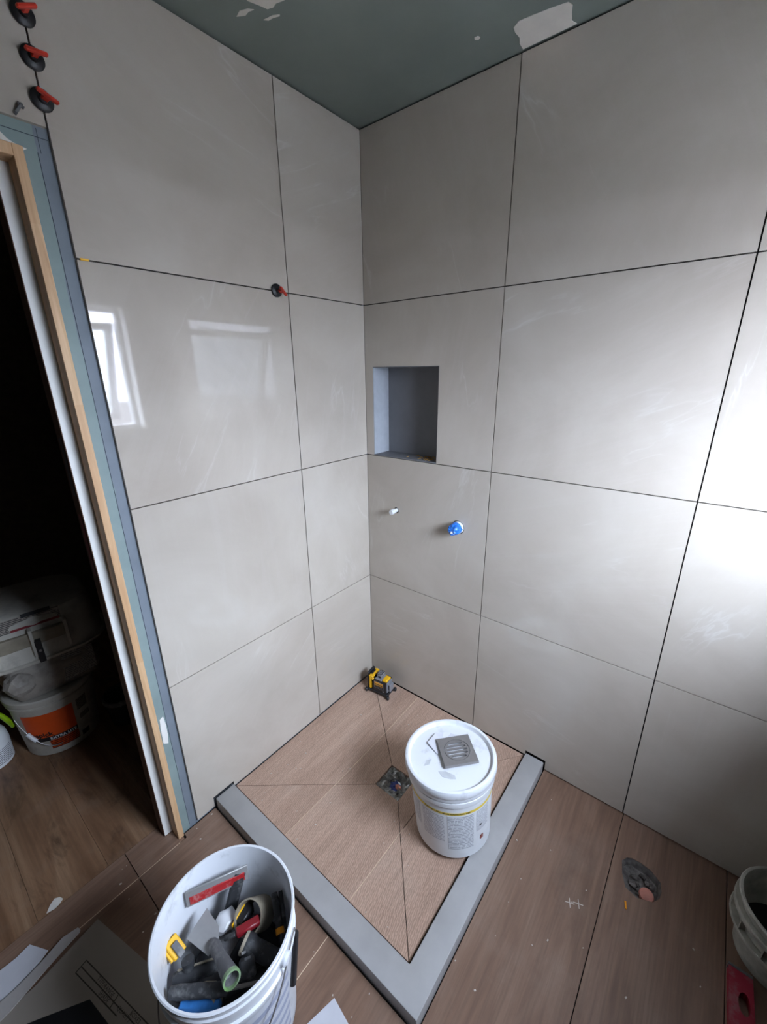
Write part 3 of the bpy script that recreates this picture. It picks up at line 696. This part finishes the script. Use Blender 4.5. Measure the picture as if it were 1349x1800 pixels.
obj('label_border', box(-.018, .034, -.0328, -.031, .038, .076), 'lgrey', ll)
obj('label_plate', box(-.0165, .0325, -.0331, -.031, .0395, .0745), 'black', ll)
obj('label_stripe', box(-.0165, .0325, -.0333, -.031, .0645, .0745), 'gold', ll)
obj('brand_lettering', text_bm('DEWALT', .0125, lambda x, y: Vector((.008+x, -.0336, .0535+y)), bold=.0004), 'gold', ll)
obj('label_text', text_bm('3 x 360  LASER', .006, lambda x, y: Vector((.008+x, -.0334, .0445+y))), 'lgrey', ll)
obj('small_mark', box(.030, .036, -.0326, -.031, .026, .033), 'lgrey', ll)

# ------------------------------------------------------------------ tile levelling clips
def clip_disc(y, z, rot, bend, label):
    t = thing('levelling_clip', label, 'tile clip', (0.0005, y, z), (rot, 0, 0), 'tile levelling caps on the left wall')
    Ry = Matrix.Rotation(R(90), 4, 'Y')
    obj('base_disc', lathe([(0, 0), (.0185, 0), (.020, .002), (.020, .006), (.017, .0085), (.009, .010), (.008, .015), (0, .015)], 32, mtx=Ry), 'black', t, smooth=True)
    b = bmesh.new(); bx(b, .012, .030, -.006, .006, -.004, .004, bev=.0015)
    bx(b, .026, .036, -.019, .019, -.0035, .0035, bev=.002)
    bmesh.ops.transform(b, matrix=Matrix.Rotation(bend, 4, 'Z'), verts=b.verts)
    obj('tee_handle', b, 'red', t)
clip_disc(-.9885, 2.2137, R(25), 0, 'black and red levelling cap, topmost of three on the vertical joint')
clip_disc(-.9880, 2.1476, R(5), 0, 'black and red levelling cap, middle of three on the vertical joint')
clip_disc(-.9875, 2.0813, R(-18), .1, 'black and red levelling cap, lowest of three just above the doorway')
clip_disc(-.4318, 1.8000, R(-35), .25, 'black and red levelling cap on the horizontal joint')
o = obj('tile_wedge', bx(bmesh.new(), 0, .006, -.98, -.962, 1.7965, 1.8008, bev=.001), 'yellow'); tag(o, 'tiny yellow tile wedge in the joint beside the doorway', 'tile wedge')
b = bmesh.new(); bx(b, 0, .012, -.0025, .0025, -.012, .012, bev=.0008); bx(b, .004, .010, -.006, .006, .006, .011, bev=.001)
bmesh.ops.transform(b, matrix=Matrix.Translation((0, -1.033, 2.05))@Matrix.Rotation(R(-35), 4, 'X'), verts=b.verts)
tag(obj('clip_stub', b, 'grey'), 'snapped grey plastic clip stub above the doorway', 'tile clip')

# ------------------------------------------------------------------ open bucket of tools
TC = Vector((.549, -1.158, 0)); TH = .38
tbk = thing('tool_bucket', 'open white bucket full of hand tools', 'bucket', TC)
opr = [(.126, 0), (.131, .004), (.146, .30)]
obj('body', lathe([(0, .0), (.120, 0)]+opr+[(.1465, .302), (.152, .304), (.152, .309), (.147, .312), (.149, .345), (.1525, .347), (.1525, .352), (.1495, .355), (.1515, .374), (.1545, .376), (.1555, .379), (.153, .381), (.149, .3805), (.1475, .375), (.142, .30), (.128, .008), (0, .006)], 72), 'dwhite', tbk, smooth=True)
orf = prof_r(opr)
obj('printed_label', patch_cyl(orf, R(-75), R(25), .04, .28, 30), 'glabel', tbk)
a_e = R(20); e = Vector((cos(a_e)*.152, sin(a_e)*.152, .333))
obj('handle_ear', lathe([(0, 0), (.014, 0), (.014, .010), (.009, .014), (0, .014)], 16, mtx=Matrix.Translation(e-Vector((cos(a_e), sin(a_e), 0))*.006)@Matrix.Rotation(a_e, 4, 'Z')@Matrix.Rotation(R(90), 4, 'Y')), 'dwhite', tbk, smooth=True)
hp = []
for i in range(25):   # bail swung down along the outside
    a = a_e-R(178)*i/24; dip = sin(pi*i/24); hp.append((cos(a)*(.158+.012*dip), sin(a)*(.158+.012*dip), .335-.215*dip))
wire = obj('bail_wire', tube(hp, .0018, 8), 'steel', tbk, smooth=True)
gp0 = at(519, 1640, .30)-TC; gp1 = at(515, 1728, .175)-TC
obj('grip', tube([gp0, lerp(gp0, gp1, .5), gp1], .0085, 12), 'black', tbk, smooth=True)
obj('grip_link', tube([(e.x+.006, e.y, e.z), (gp0+Vector((0, 0, .02))), gp0], .0018, 8), 'steel', tbk, smooth=True)

TG = 'hand tools in the white bucket'
def tool(name, label, cat, parts):
    if len(parts) == 1:
        o = obj(name, parts[0][1], parts[0][2], smooth=True); return tag(o, label, cat, TG)
    vs = [v.co for v in parts[0][1].verts]; c = sum(vs, Vector())/len(vs); c.z = min(v.z for v in vs)
    t = thing(name, label, cat, c, group=TG)
    for n, b, m in parts: obj(n, b, m, t, smooth=True, inv=True)
    return t
# red striped float leaning on the far side
a, b = at(324, 1574, .348), at(434, 1523, .344); dn = Vector((.16, .02, -1)).normalized(); nrm = (b-a).normalized().cross(dn)
if nrm.dot(CAM-a) < 0: nrm = -nrm
p = [('float_blade', bar(a+dn*.016, b+dn*.016, .044, .005, dn, .0015), 'blade'), ('red_stripe', bar(lerp(a, b, .05)+dn*.021+nrm*.003, lerp(a, b, .93)+dn*.021+nrm*.003, .022, .003, dn, .0008), 'dred'),
     ('handle', bar(b+dn*.008-nrm*.002+(a-b)*.12, at(404, 1604, .235), .030, .012, (b-a), .003), 'dgrey')]
tool('grout_float', 'grey grout float with a red stripe against the bucket side', 'float', p)
# card roll with tape measure inside
c0, c1 = at(436, 1613, .292), at(466, 1602, .21)
mx = frame(c0, c1)@Matrix.Rotation(R(90), 4, 'Y')
tool('card_tube', 'beige card tube leaning open end up among the tools', 'tube', [('tube', lathe([(.036, 0), (.036, .08), (.0325, .08), (.0325, 0)], 40, mtx=mx, closed=True), 'beige')])
ax = (c1-c0).normalized()
q0, q1 = at(414, 1632, .275), at(437, 1592, .275)
tool('tape_measure', 'yellow edged black tape measure inside the card tube', 'tape measure', [('case', bar(q0+ax*.012, q1+ax*.012, .026, .026, None, .004), 'black'), ('yellow_edge', bar(q0+Vector((-.008, -.004, .001)), q1+Vector((-.008, -.004, .001)), .003, .012, None, .0008), 'yellow')])
q0, q1 = at(415, 1641, .30), at(456, 1616, .30)
tool('red_handled_knife', 'dark red utility knife lying across the card tube', 'knife', [('handle', bar(q0, q1, .020, .014, None, .003), 'maroon'), ('tip', bar(at(395, 1650, .285), q0, .010, .006, None, .001), 'dgrey')])
# crumpled white cloth
cl = crumple(.024, .028, .016, 2, .16, 31, .6); bmesh.ops.translate(cl, vec=at(397, 1620, .262), verts=cl.verts)
tool('cloth_scrap', 'crumpled white cloth beside the putty knife', 'cloth', [('cloth', cl, 'white')])
# wide putty knife with hollow green handle
zb = .305
bp = [at(328, 1650, .292), at(364, 1596, .300), at(385, 1628, .298), at(385, 1655, .296), at(366, 1680, .292)]
bmk = bmesh.new(); vs = [bmk.verts.new(q) for q in bp]; bmk.faces.new(vs); ex = bmesh.ops.extrude_face_region(bmk, geom=list(bmk.faces)); bmesh.ops.translate(bmk, vec=(0, 0, -.002), verts=[g for g in ex['geom'] if isinstance(g, bmesh.types.BMVert)])
h0, h1 = at(375, 1658, .296), at(408, 1722, .335)
hm = frame(h0, h1)@Matrix.Rotation(R(90), 4, 'Y'); hl = (h1-h0).length
hb_ = lathe([(0, -.004), (.010, -.002), (.014, .012), (.012, hl*.35), (.016, hl*.75), (.0185, hl), (.0155, hl), (.013, hl*.8), (0, hl*.72)], 20, mtx=hm)
gr = lathe([(.0187, hl-.008), (.0190, hl+.0006), (.0152, hl+.0006), (.0148, hl-.008)], 20, mtx=hm, closed=True)
tool('putty_knife', 'wide grey putty knife with a hollow green ended handle', 'putty knife', [('blade', bmk, 'blade'), ('handle', hb_, 'grey'), ('green_end', gr, 'green')])
# yellow sponge holder
q0, q1 = at(298, 1652, .295), at(318, 1678, .275)
tool('rubbing_block', 'small yellow and grey rubbing block at the bucket wall', 'block', [('pad', bar(q0, q1, .030, .012, None, .002), 'yellow'), ('worn_face', bar(lerp(q0, q1, .15)+Vector((.010, .002, .006)), lerp(q0, q1, .95)+Vector((.010, .002, .006)), .014, .006, None, .001), 'grey'),
      ('rim', bar(q0+Vector((-.004, -.018, -.004)), q1+Vector((-.004, -.018, -.004)), .006, .014, None, .001), 'yellow')])
# handles
def handle(name, label, p0, p1, r, mat='dgrey', extra=()):
    n = 6; pts = [lerp(p0, p1, i/n) for i in range(n+1)]
    parts = [('handle', tube(pts, [r*.8, r, r*.94, r, r*.92, r, r*.75], 14), mat)]+list(extra)
    return tool(name, label, name.replace('_', ' ').split()[-1], parts)
q0, q1 = at(305, 1723, .255), at(384, 1696, .255)
handle('trowel_handle', 'dusty dark trowel handle with a pale edge strip', q0, q1, .0145, 'dgrey', [('edge_strip', bar(lerp(q0, q1, .1)+Vector((-.006, .004, .0142)), lerp(q0, q1, .95)+Vector((-.006, .004, .0142)), .004, .004, None, .0008), 'beige'),
       ('knob', tube([at(333, 1704, .262), at(330, 1687, .283)], [.012, .014], 14), 'dgrey')])
q0, q1 = at(299, 1745, .285), at(400, 1739, .285)
handle('rubber_mallet_handle', 'thick black rubber handle above the blue block', q0, q1, .0135, 'dgrey', [('steel_rod', tube([q1, at(466, 1724, .262)], .004, 8), 'steel')])
q0, q1 = at(316, 1769, .258), at(388, 1770, .258)
tool('blue_block', 'bright blue plastic block at the near bucket wall', 'block', [('block', bar(q0, q1, .022, .018, None, .004), 'blue')])
m_ = Matrix.Translation(at(372, 1757, .235))@Matrix.Rotation(.5, 4, 'X')
tool('tape_roll', 'beige tape roll half hidden behind the blue block', 'tape roll', [('roll', lathe([(.013, 0), (.028, 0), (.028, .030), (.013, .030)], 30, mtx=m_, closed=True), 'beige')])
# grinder body
q0, q1 = at(428, 1655, .285), at(492, 1690, .255)
mx = frame(q0, q1)@Matrix.Rotation(R(90), 4, 'Y')
tool('angle_grinder', 'black angle grinder body lying on its side in the bucket', 'grinder', [('gear_head', lathe([(0, -.004), (.019, -.002), (.0225, .004), (.0225, .022), (.019, .028), (.019, .085), (.016, .09), (0, .09)], 28, mtx=mx), 'dgrey'), ('rim_ring', lathe([(.0232, .000), (.0236, .002), (.0236, .006), (.0232, .007)], 28, mtx=mx, closed=True), 'beige')])
q0, q1 = at(433, 1680, .285), at(438, 1722, .262)
tool('sanding_handle', 'dark boxy handle with two pale label marks', 'handle', [('handle', bar(q0, q1, .034, .022, None, .005), 'dgrey'), ('label_mark', bar(lerp(q0, q1, .08)+Vector((-.009, 0, .0115)), lerp(q0, q1, .2)+Vector((-.009, 0, .0115)), .010, .0012, None, 0), 'grey'), ('label_mark', bar(lerp(q0, q1, .08)+Vector((.006, 0, .0115)), lerp(q0, q1, .2)+Vector((.006, 0, .0115)), .013, .0012, None, 0), 'grey')])
q0, q1 = at(482, 1570, .30), at(493, 1640, .275)
handle('screwdriver', 'dark screwdriver with an orange band at the bucket side', q0, q1, .009, 'dgrey', [('orange_band', tube([lerp(q0, q1, .88), lerp(q0, q1, 1.03)], .0102, 14), 'orange'), ('shaft', tube([q1, at(497, 1690, .24)], .006, 8), 'dgrey')])
q0, q1 = at(493, 1566, .300), at(501, 1634, .268)
handle('pliers_handle', 'thin black pliers handle beside the screwdriver', q0, q1, .006, 'dgrey')
q0, q1 = at(372, 1640, .262), at(412, 1668, .255)
tool('small_scraper', 'grey chipped scraper blade beneath the white cloth', 'scraper', [('blade', bar(q0, q1, .045, .003, None, .0008), 'grey')])
q0, q1 = at(395, 1745, .235), at(470, 1705, .235)
handle('chisel_handle', 'black chisel handle deep in the near side of the bucket', q0, q1, .013, 'black')
# black filler added so the bucket bottom stays dark beneath the tools
rl = crumple(.122, .122, .075, 4, .035, 23, .95); bmesh.ops.translate(rl, vec=TC+Vector((0, 0, .142)), verts=rl.verts)
tool('dark_filler', 'added black filler darkening the bucket beneath the tools', 'filler', [('filler', rl, 'black')])

# ------------------------------------------------------------------ cement dusted bucket by the window wall
RB = Vector((1.614, -.188, 0))
rbk = thing('mixing_bucket', 'cement dusted white bucket under the window wall', 'bucket', RB)
obj('body', lathe([(0, 0), (.090, 0), (.095, .004), (.106, .13), (.108, .182), (.112, .185), (.1165, .187), (.118, .191), (.1155, .195), (.110, .194), (.107, .188), (.102, .13), (.091, .008), (0, .007)], 56), 'dustpail', rbk, smooth=True)
obj('rim_collar', lathe([(.107, .148), (.120, .144), (.1215, .148), (.1215, .157), (.119, .161), (.1075, .162)], 56, closed=True), 'dustpail', rbk, smooth=True)
obj('lower_collar', lathe([(.1045, .102), (.121, .098), (.122, .102), (.120, .108), (.105, .109)], 56, closed=True), 'dustpail', rbk, smooth=True)
for k in range(12):
    a = k*pi/6; obj('collar_rib', bx(bmesh.new(), .104, .120, -.0015, .0015, .105, .150, mtx=Matrix.Rotation(a, 4, 'Z')), 'dustpail', rbk)
obj('contents', lathe([(0, .07), (.096, .07)], 40), 'sub', rbk)
# red level lying beside it
lv = thing('spirit_level', 'dusty crimson bar with an oval hole on the floor by the window wall', 'level', (1.535, -.42, .0))
ov = [(1.5405+.014*cos(t)*.9, -.365+.026*sin(t)) for t in [2*pi*i/20 for i in range(20)]]
obj('bar', prism([(1.508, -.288), (1.558, -.288), (1.570, -.74), (1.516, -.74)], XY, .0, .024, holes=(ov,)), 'crimson', lv, inv=True)
obj('end_cap', bx(bmesh.new(), 1.507, 1.559, -.294, -.286, .0, .026, bev=.002), 'grey', lv, inv=True)

# ------------------------------------------------------------------ cardboard on the floor
def sheet(name, px, z, th, mat, label, pts=None):
    q = pts or [tuple(at(x, y, z+th)[:2]) for x, y in px]
    return tag(obj(name, prism(q, XY, z, z+th), mat), label, 'cardboard')
main = [(.0373, -1.3213), (.26, -1.262), (.62, -1.345), (.66, -1.52), (.16, -1.72), (.06, -1.56), (.118, -1.405), (.075, -1.415)]
main = [tuple(at(x, y, .004)[:2]) for x, y in ((172, 1615), (262, 1694), (400, 1830), (330, 1960), (-60, 1960), (-50, 1815), (15, 1775), (60, 1735), (100, 1692))]
cs = thing('printed_cardboard', 'grey brown printed cardboard sheet beside the tool bucket', 'cardboard', (main[0][0]+.08, main[0][1]-.08, 0))
obj('sheet', prism(main, XY, .001, .004), 'card', cs, inv=True)
def ln(a, b, w=.0012):
    p0, p1 = at(*a, .0042), at(*b, .0042); d = (p1-p0).normalized(); s = Vector((-d.y, d.x, 0))*w
    return prism([tuple((p0+s)[:2]), tuple((p1+s)[:2]), tuple((p1-s)[:2]), tuple((p0-s)[:2])], XY, .0039, .0043)
for a, b_ in (((152, 1688), (262, 1802)), ((143, 1699), (245, 1810)), ((133, 1710), (205, 1786)), ((152, 1688), (133, 1710)), ((208, 1749), (192, 1774))):
    obj('table_line', ln(a, b_), 'brownink', cs, inv=True)
tp0 = at(176, 1724, .0045); tdir = (at(204, 1757, .0045)-tp0).normalized(); tup = Vector((-tdir.y, tdir.x, 0))
def card_text(body, x, y, s=.011):
    p = at(x, y, .0045)
    obj('table_lettering', text_bm(body, s, lambda u, v: p+tdir*u+tup*(v-s*.35)), 'brownink', cs, inv=True)
card_text('TYPE/RANGE', 186, 1734, .0125); card_text('SHADE', 183, 1752, .0125); card_text('BOXES', 238, 1788, .0125); card_text('QUALITY', 218, 1782, .0125)
blk = [tuple(at(x, y, .005)[:2]) for x, y in ((158, 1757), (200, 1812), (235, 1860), (90, 1860), (20, 1812), (55, 1797))]
tag(obj('black_card', prism(blk, XY, .0041, .006), 'black'), 'black card lying on the printed cardboard', 'card')
def flap(pts, label, z, th=.003, mat='paper'):
    return tag(obj('cardboard_flap', prism([tuple(at(x, y, z+th)[:2]) for x, y in pts], XY, z, z+th), mat), label, 'cardboard')
flap(((137, 1630), (141, 1633), (140, 1638), (100, 1682), (60, 1728), (20, 1775), (-20, 1815), (-20, 1780), (30, 1735), (75, 1688), (110, 1648)), 'narrow pale cardboard strip with a rounded end', .0075, mat=plain('pale_card', srgb(176, 170, 166), .8, var=.04))
flap(((52, 1660), (84, 1670), (70, 1690), (20, 1748), (-30, 1790), (-40, 1745), (0, 1706), (28, 1684)), 'pale white cardboard sheet at the doorway threshold', .001)
# near triangular card
tri = [(.7124, -.9975), (.6916+(.6916-.7124)*1.2, -1.0729-.0754*1.2), (.70, -1.20), (.835, -1.12), (.7731+.0607*.6, -1.0081-.0106*.6)]
tag(obj('white_card', prism(tri, XY, .0008, .003), 'paper'), 'white card corner on the floor beside the shower curb', 'cardboard')

# ------------------------------------------------------------------ things in the dark hall
hbk = thing('adhesive_bucket', 'white adhesive bucket with an orange label in the dark room', 'bucket', (-.872, -1.155, 0))
hpr = [(.128, 0), (.133, .004), (.150, .255)]
obj('body', lathe([(0, 0), (.124, 0)]+hpr+[(.1505, .257), (.157, .259), (.157, .266), (.153, .268), (.154, .278)], 56), 'dimwhite', hbk, smooth=True)
obj('lid', lathe([(.154, .276), (.1595, .276), (.161, .28), (.161, .296), (.157, .301), (.15, .301), (.148, .296), (0, .296)], 56), 'dimwhite', hbk, smooth=True)
hrf = prof_r(hpr); HA = R(-8)
obj('orange_label', patch_cyl(hrf, HA-R(52), HA+R(20), .10, .225, 24), 'orange_l', hbk)
obj('black_label_band', patch_cyl(hrf, HA-R(44), HA+R(20), .082, .103, 24, off=.0009), 'ink', hbk)
obj('label_print', patch_cyl(hrf, HA-R(22), HA+R(20), .035, .081, 20, off=.0008), 'brownlabel', hbk)
obj('label_lettering', text_bm('EXTRA LITE', .018, on_cyl(hrf, HA-R(1), .086, .0014), bold=.0006), 'white', hbk)
obj('brand_lettering', text_bm('mapick', .03, on_cyl(hrf, HA-R(32), .108, .0012), bold=.001), 'ink', hbk)
obj('side_print', patch_cyl(hrf, HA+R(26), HA+R(44), .17, .225, 8), 'tublabel', hbk)
obj('side_print', patch_cyl(hrf, HA+R(27), HA+R(45), .12, .145, 8), 'tublabel', hbk)
obj('recycling_mark', patch_cyl(hrf, HA+R(25), HA+R(38), .03, .055, 8), 'ink', hbk)
hh = [(cos(HA-R(60)+R(100)*i/20)*.158, sin(HA-R(60)+R(100)*i/20)*.158, .215-.15*sin(pi*i/20)) for i in range(12)]
obj('bail_wire', tube(hh, .002, 6), 'steel', hbk, smooth=True)
obj('grip', tube(hh[3:6], .008, 10), 'white', hbk, smooth=True)
# cement bag
random.seed(41); bgm = bmesh.new(); bmesh.ops.create_cube(bgm, size=1); bmesh.ops.subdivide_edges(bgm, edges=bgm.edges, cuts=9, use_grid_fill=True)
from mathutils import noise as mn
for v in bgm.verts:
    x, y, z = v.co*2; k = 1-.12*abs(z)**2; r4 = (abs(x)**5+abs(y)**5+1e-6)**.2; f = max(abs(x), abs(y))/max(r4, 1e-3)
    w = mn.noise(Vector((x*2.3, y*2.3, z*3)))*.012+mn.noise(Vector((x*6, y*6, z*9)))*.006
    v.co = Vector((x*f*.135*k+w, y*f*.165*k+w, z*.094+w*.4))
cbg = thing('cement_bag', 'wrinkled plastic bag squeezed between the bucket and the tub', 'bag', (-.872, -1.13, .3975))
obj('sack', bgm, 'bag', cbg, smooth=True)
obj('printed_panel', quad_uv([(.139, .01, -.07), (.139, .13, -.06), (.132, .13, .05), (.132, .02, .06)]), 'oldlabel', cbg)
obj('white_fold', (lambda b: bmesh.ops.translate(b, vec=(.118, -.12, .0), verts=b.verts) and b or b)(crumple(.03, .05, .055, 2, .12, 12, .9)), 'bag', cbg)
# upturned tub
tub = thing('upturned_tub', 'dirty white plastic tub upside down on top of the stack', 'tub', (-.885, -1.145, .492), (0, R(3), R(-6)))
random.seed(6)
def stad(a, b, n=40): return [(math.copysign(abs(cos(t))**.6, cos(t))*a, math.copysign(abs(sin(t))**.6, sin(t))*b) for t in [2*pi*i/n for i in range(n)]]
tm = bmesh.new(); rings = []
for a, b, z in ((.195, .235, .0), (.198, .238, .004), (.198, .238, .012), (.188, .226, .014), (.178, .215, .08), (.165, .20, .165), (.155, .19, .195), (.14, .175, .205)):
    rings.append([tm.verts.new((x, y, z)) for x, y in stad(a, b)])
for a, b in zip(rings, rings[1:]):
    for i in range(40): tm.faces.new((a[i], a[(i+1) % 40], b[(i+1) % 40], b[i]))
tm.faces.new(rings[-1])
obj('shell', tm, 'dimwhite', tub, smooth=True)
for y in (-.13, -.02, .09): obj('rib', bx(bmesh.new(), .150, .196, y-.006, y+.006, .03, .15, bev=.002), 'dimwhite', tub)
obj('recess_panel', bx(bmesh.new(), .160, .1845, -.12, .085, .075, .13, bev=.004), 'beige', tub)
obj('latch_strap', bx(bmesh.new(), .175, .200, -.016, .004, .0, .10, bev=.002), 'black', tub)
obj('latch_screw', bx(bmesh.new(), .198, .203, -.010, -.002, .05, .06, bev=.001), 'steel', tub)
obj('paper_label', quad_uv([(.166, -.12, .150), (.166, .085, .150), (.155, .085, .2), (.155, -.12, .2)]), 'tublabel', tub)
obj('red_stripe', quad_uv([(.1675, -.07, .150), (.1675, .08, .150), (.1655, .08, .159), (.1655, -.07, .159)]), 'maroon', tub)
obj('black_print', quad_uv([(.1575, -.03, .192), (.1575, .06, .192), (.1535, .06, .206), (.1535, -.03, .206)]), 'ink', tub)
# spray bottle
sp = thing('spray_bottle', 'white pressure spray bottle with a lime green top', 'spray bottle', (-.915, -1.395, 0), (0, 0, R(20)))
spr = [(.062, 0), (.068, .006), (.070, .10), (.066, .135)]
obj('bottle', lathe([(0, 0)]+spr+[(.052, .165), (.036, .183), (.028, .19), (.028, .198), (0, .198)], 40), 'white', sp, smooth=True)
obj('collar', lathe([(0, .186), (.036, .186), (.040, .190), (.040, .215), (.030, .225), (.022, .26), (0, .262)], 24), 'lime', sp, smooth=True)
obj('spray_head', bx(bmesh.new(), -.03, .06, -.018, .018, .235, .275, bev=.007), 'lime', sp)
obj('trigger', tube([(.035, .035, .245), (.052, .052, .215), (.058, .066, .175), (.057, .074, .14)], [.009, .009, .010, .007], 10), 'lime', sp, smooth=True)
obj('printed_text', patch_cyl(prof_r(spr), R(-60), R(40), .02, .09, 20), 'spraytxt', sp)
# small dark pail by the door
sm = thing('small_dark_pail', 'small dark pail with a grey rim behind the sliding door', 'pail', (-.735, -.945, 0))
obj('body', lathe([(0, 0), (.055, 0), (.070, .135), (.066, .135), (.052, .006), (0, .005)], 32), 'darkpail', sm, smooth=True)
obj('rim', lathe([(.0705, .125), (.075, .125), (.075, .145), (.071, .147), (.066, .145), (.066, .13)], 32, closed=True), 'grey', sm, smooth=True)

# ------------------------------------------------------------------ small debris
tag(obj('wood_sliver', bx(bmesh.new(), -.011, .011, -.0025, .0025, 0, .0025, mtx=Matrix.Translation((1.2655, -.303, .0002))@Matrix.Rotation(R(104), 4, 'Z')), 'orange'), 'small yellow sliver on the floor near the pipe hole', 'debris')
db = bmesh.new(); random.seed(77)
for k in range(260):
    x, y = random.uniform(-.08, 1.5), random.uniform(-1.25, -.93) if random.random() < .4 else random.uniform(-.9, -.03)
    inside = x < CX0-.01 and y > CY0+.01
    if not inside and not (x > CX1+.01 or y < CY1-.01): continue
    if DS[0]-.01 < x < DS[1]+.01 and DS[2]-.01 < y < DS[3]+.01: continue
    if (Vector((x, y))-Vector((1.29, -.2))).length < .075 or (x > 1 and random.random() < .6): continue
    if inside:
        d = max(DS[0]-x, x-DS[1], DS[2]-y, y-DS[3], 0); z = .0105+.0135*min(1, d/.36)
    else: z = .0
    if (Vector((x, y))-Vector((.55, -1.16))).length < .17: continue
    s = random.choice((.0012, .0015, .002, .0028)); bx(db, -s, s, -s*.6, s*.6, -s*.2, s*.5, mtx=Matrix.Translation((x, y, z+.0003))@Matrix.Rotation(random.random()*3, 4, 'Z'))
tag(obj('floor_dust', db, 'dustspeck'), 'pale plaster crumbs and dust scattered over the floor', 'debris', kind='stuff')
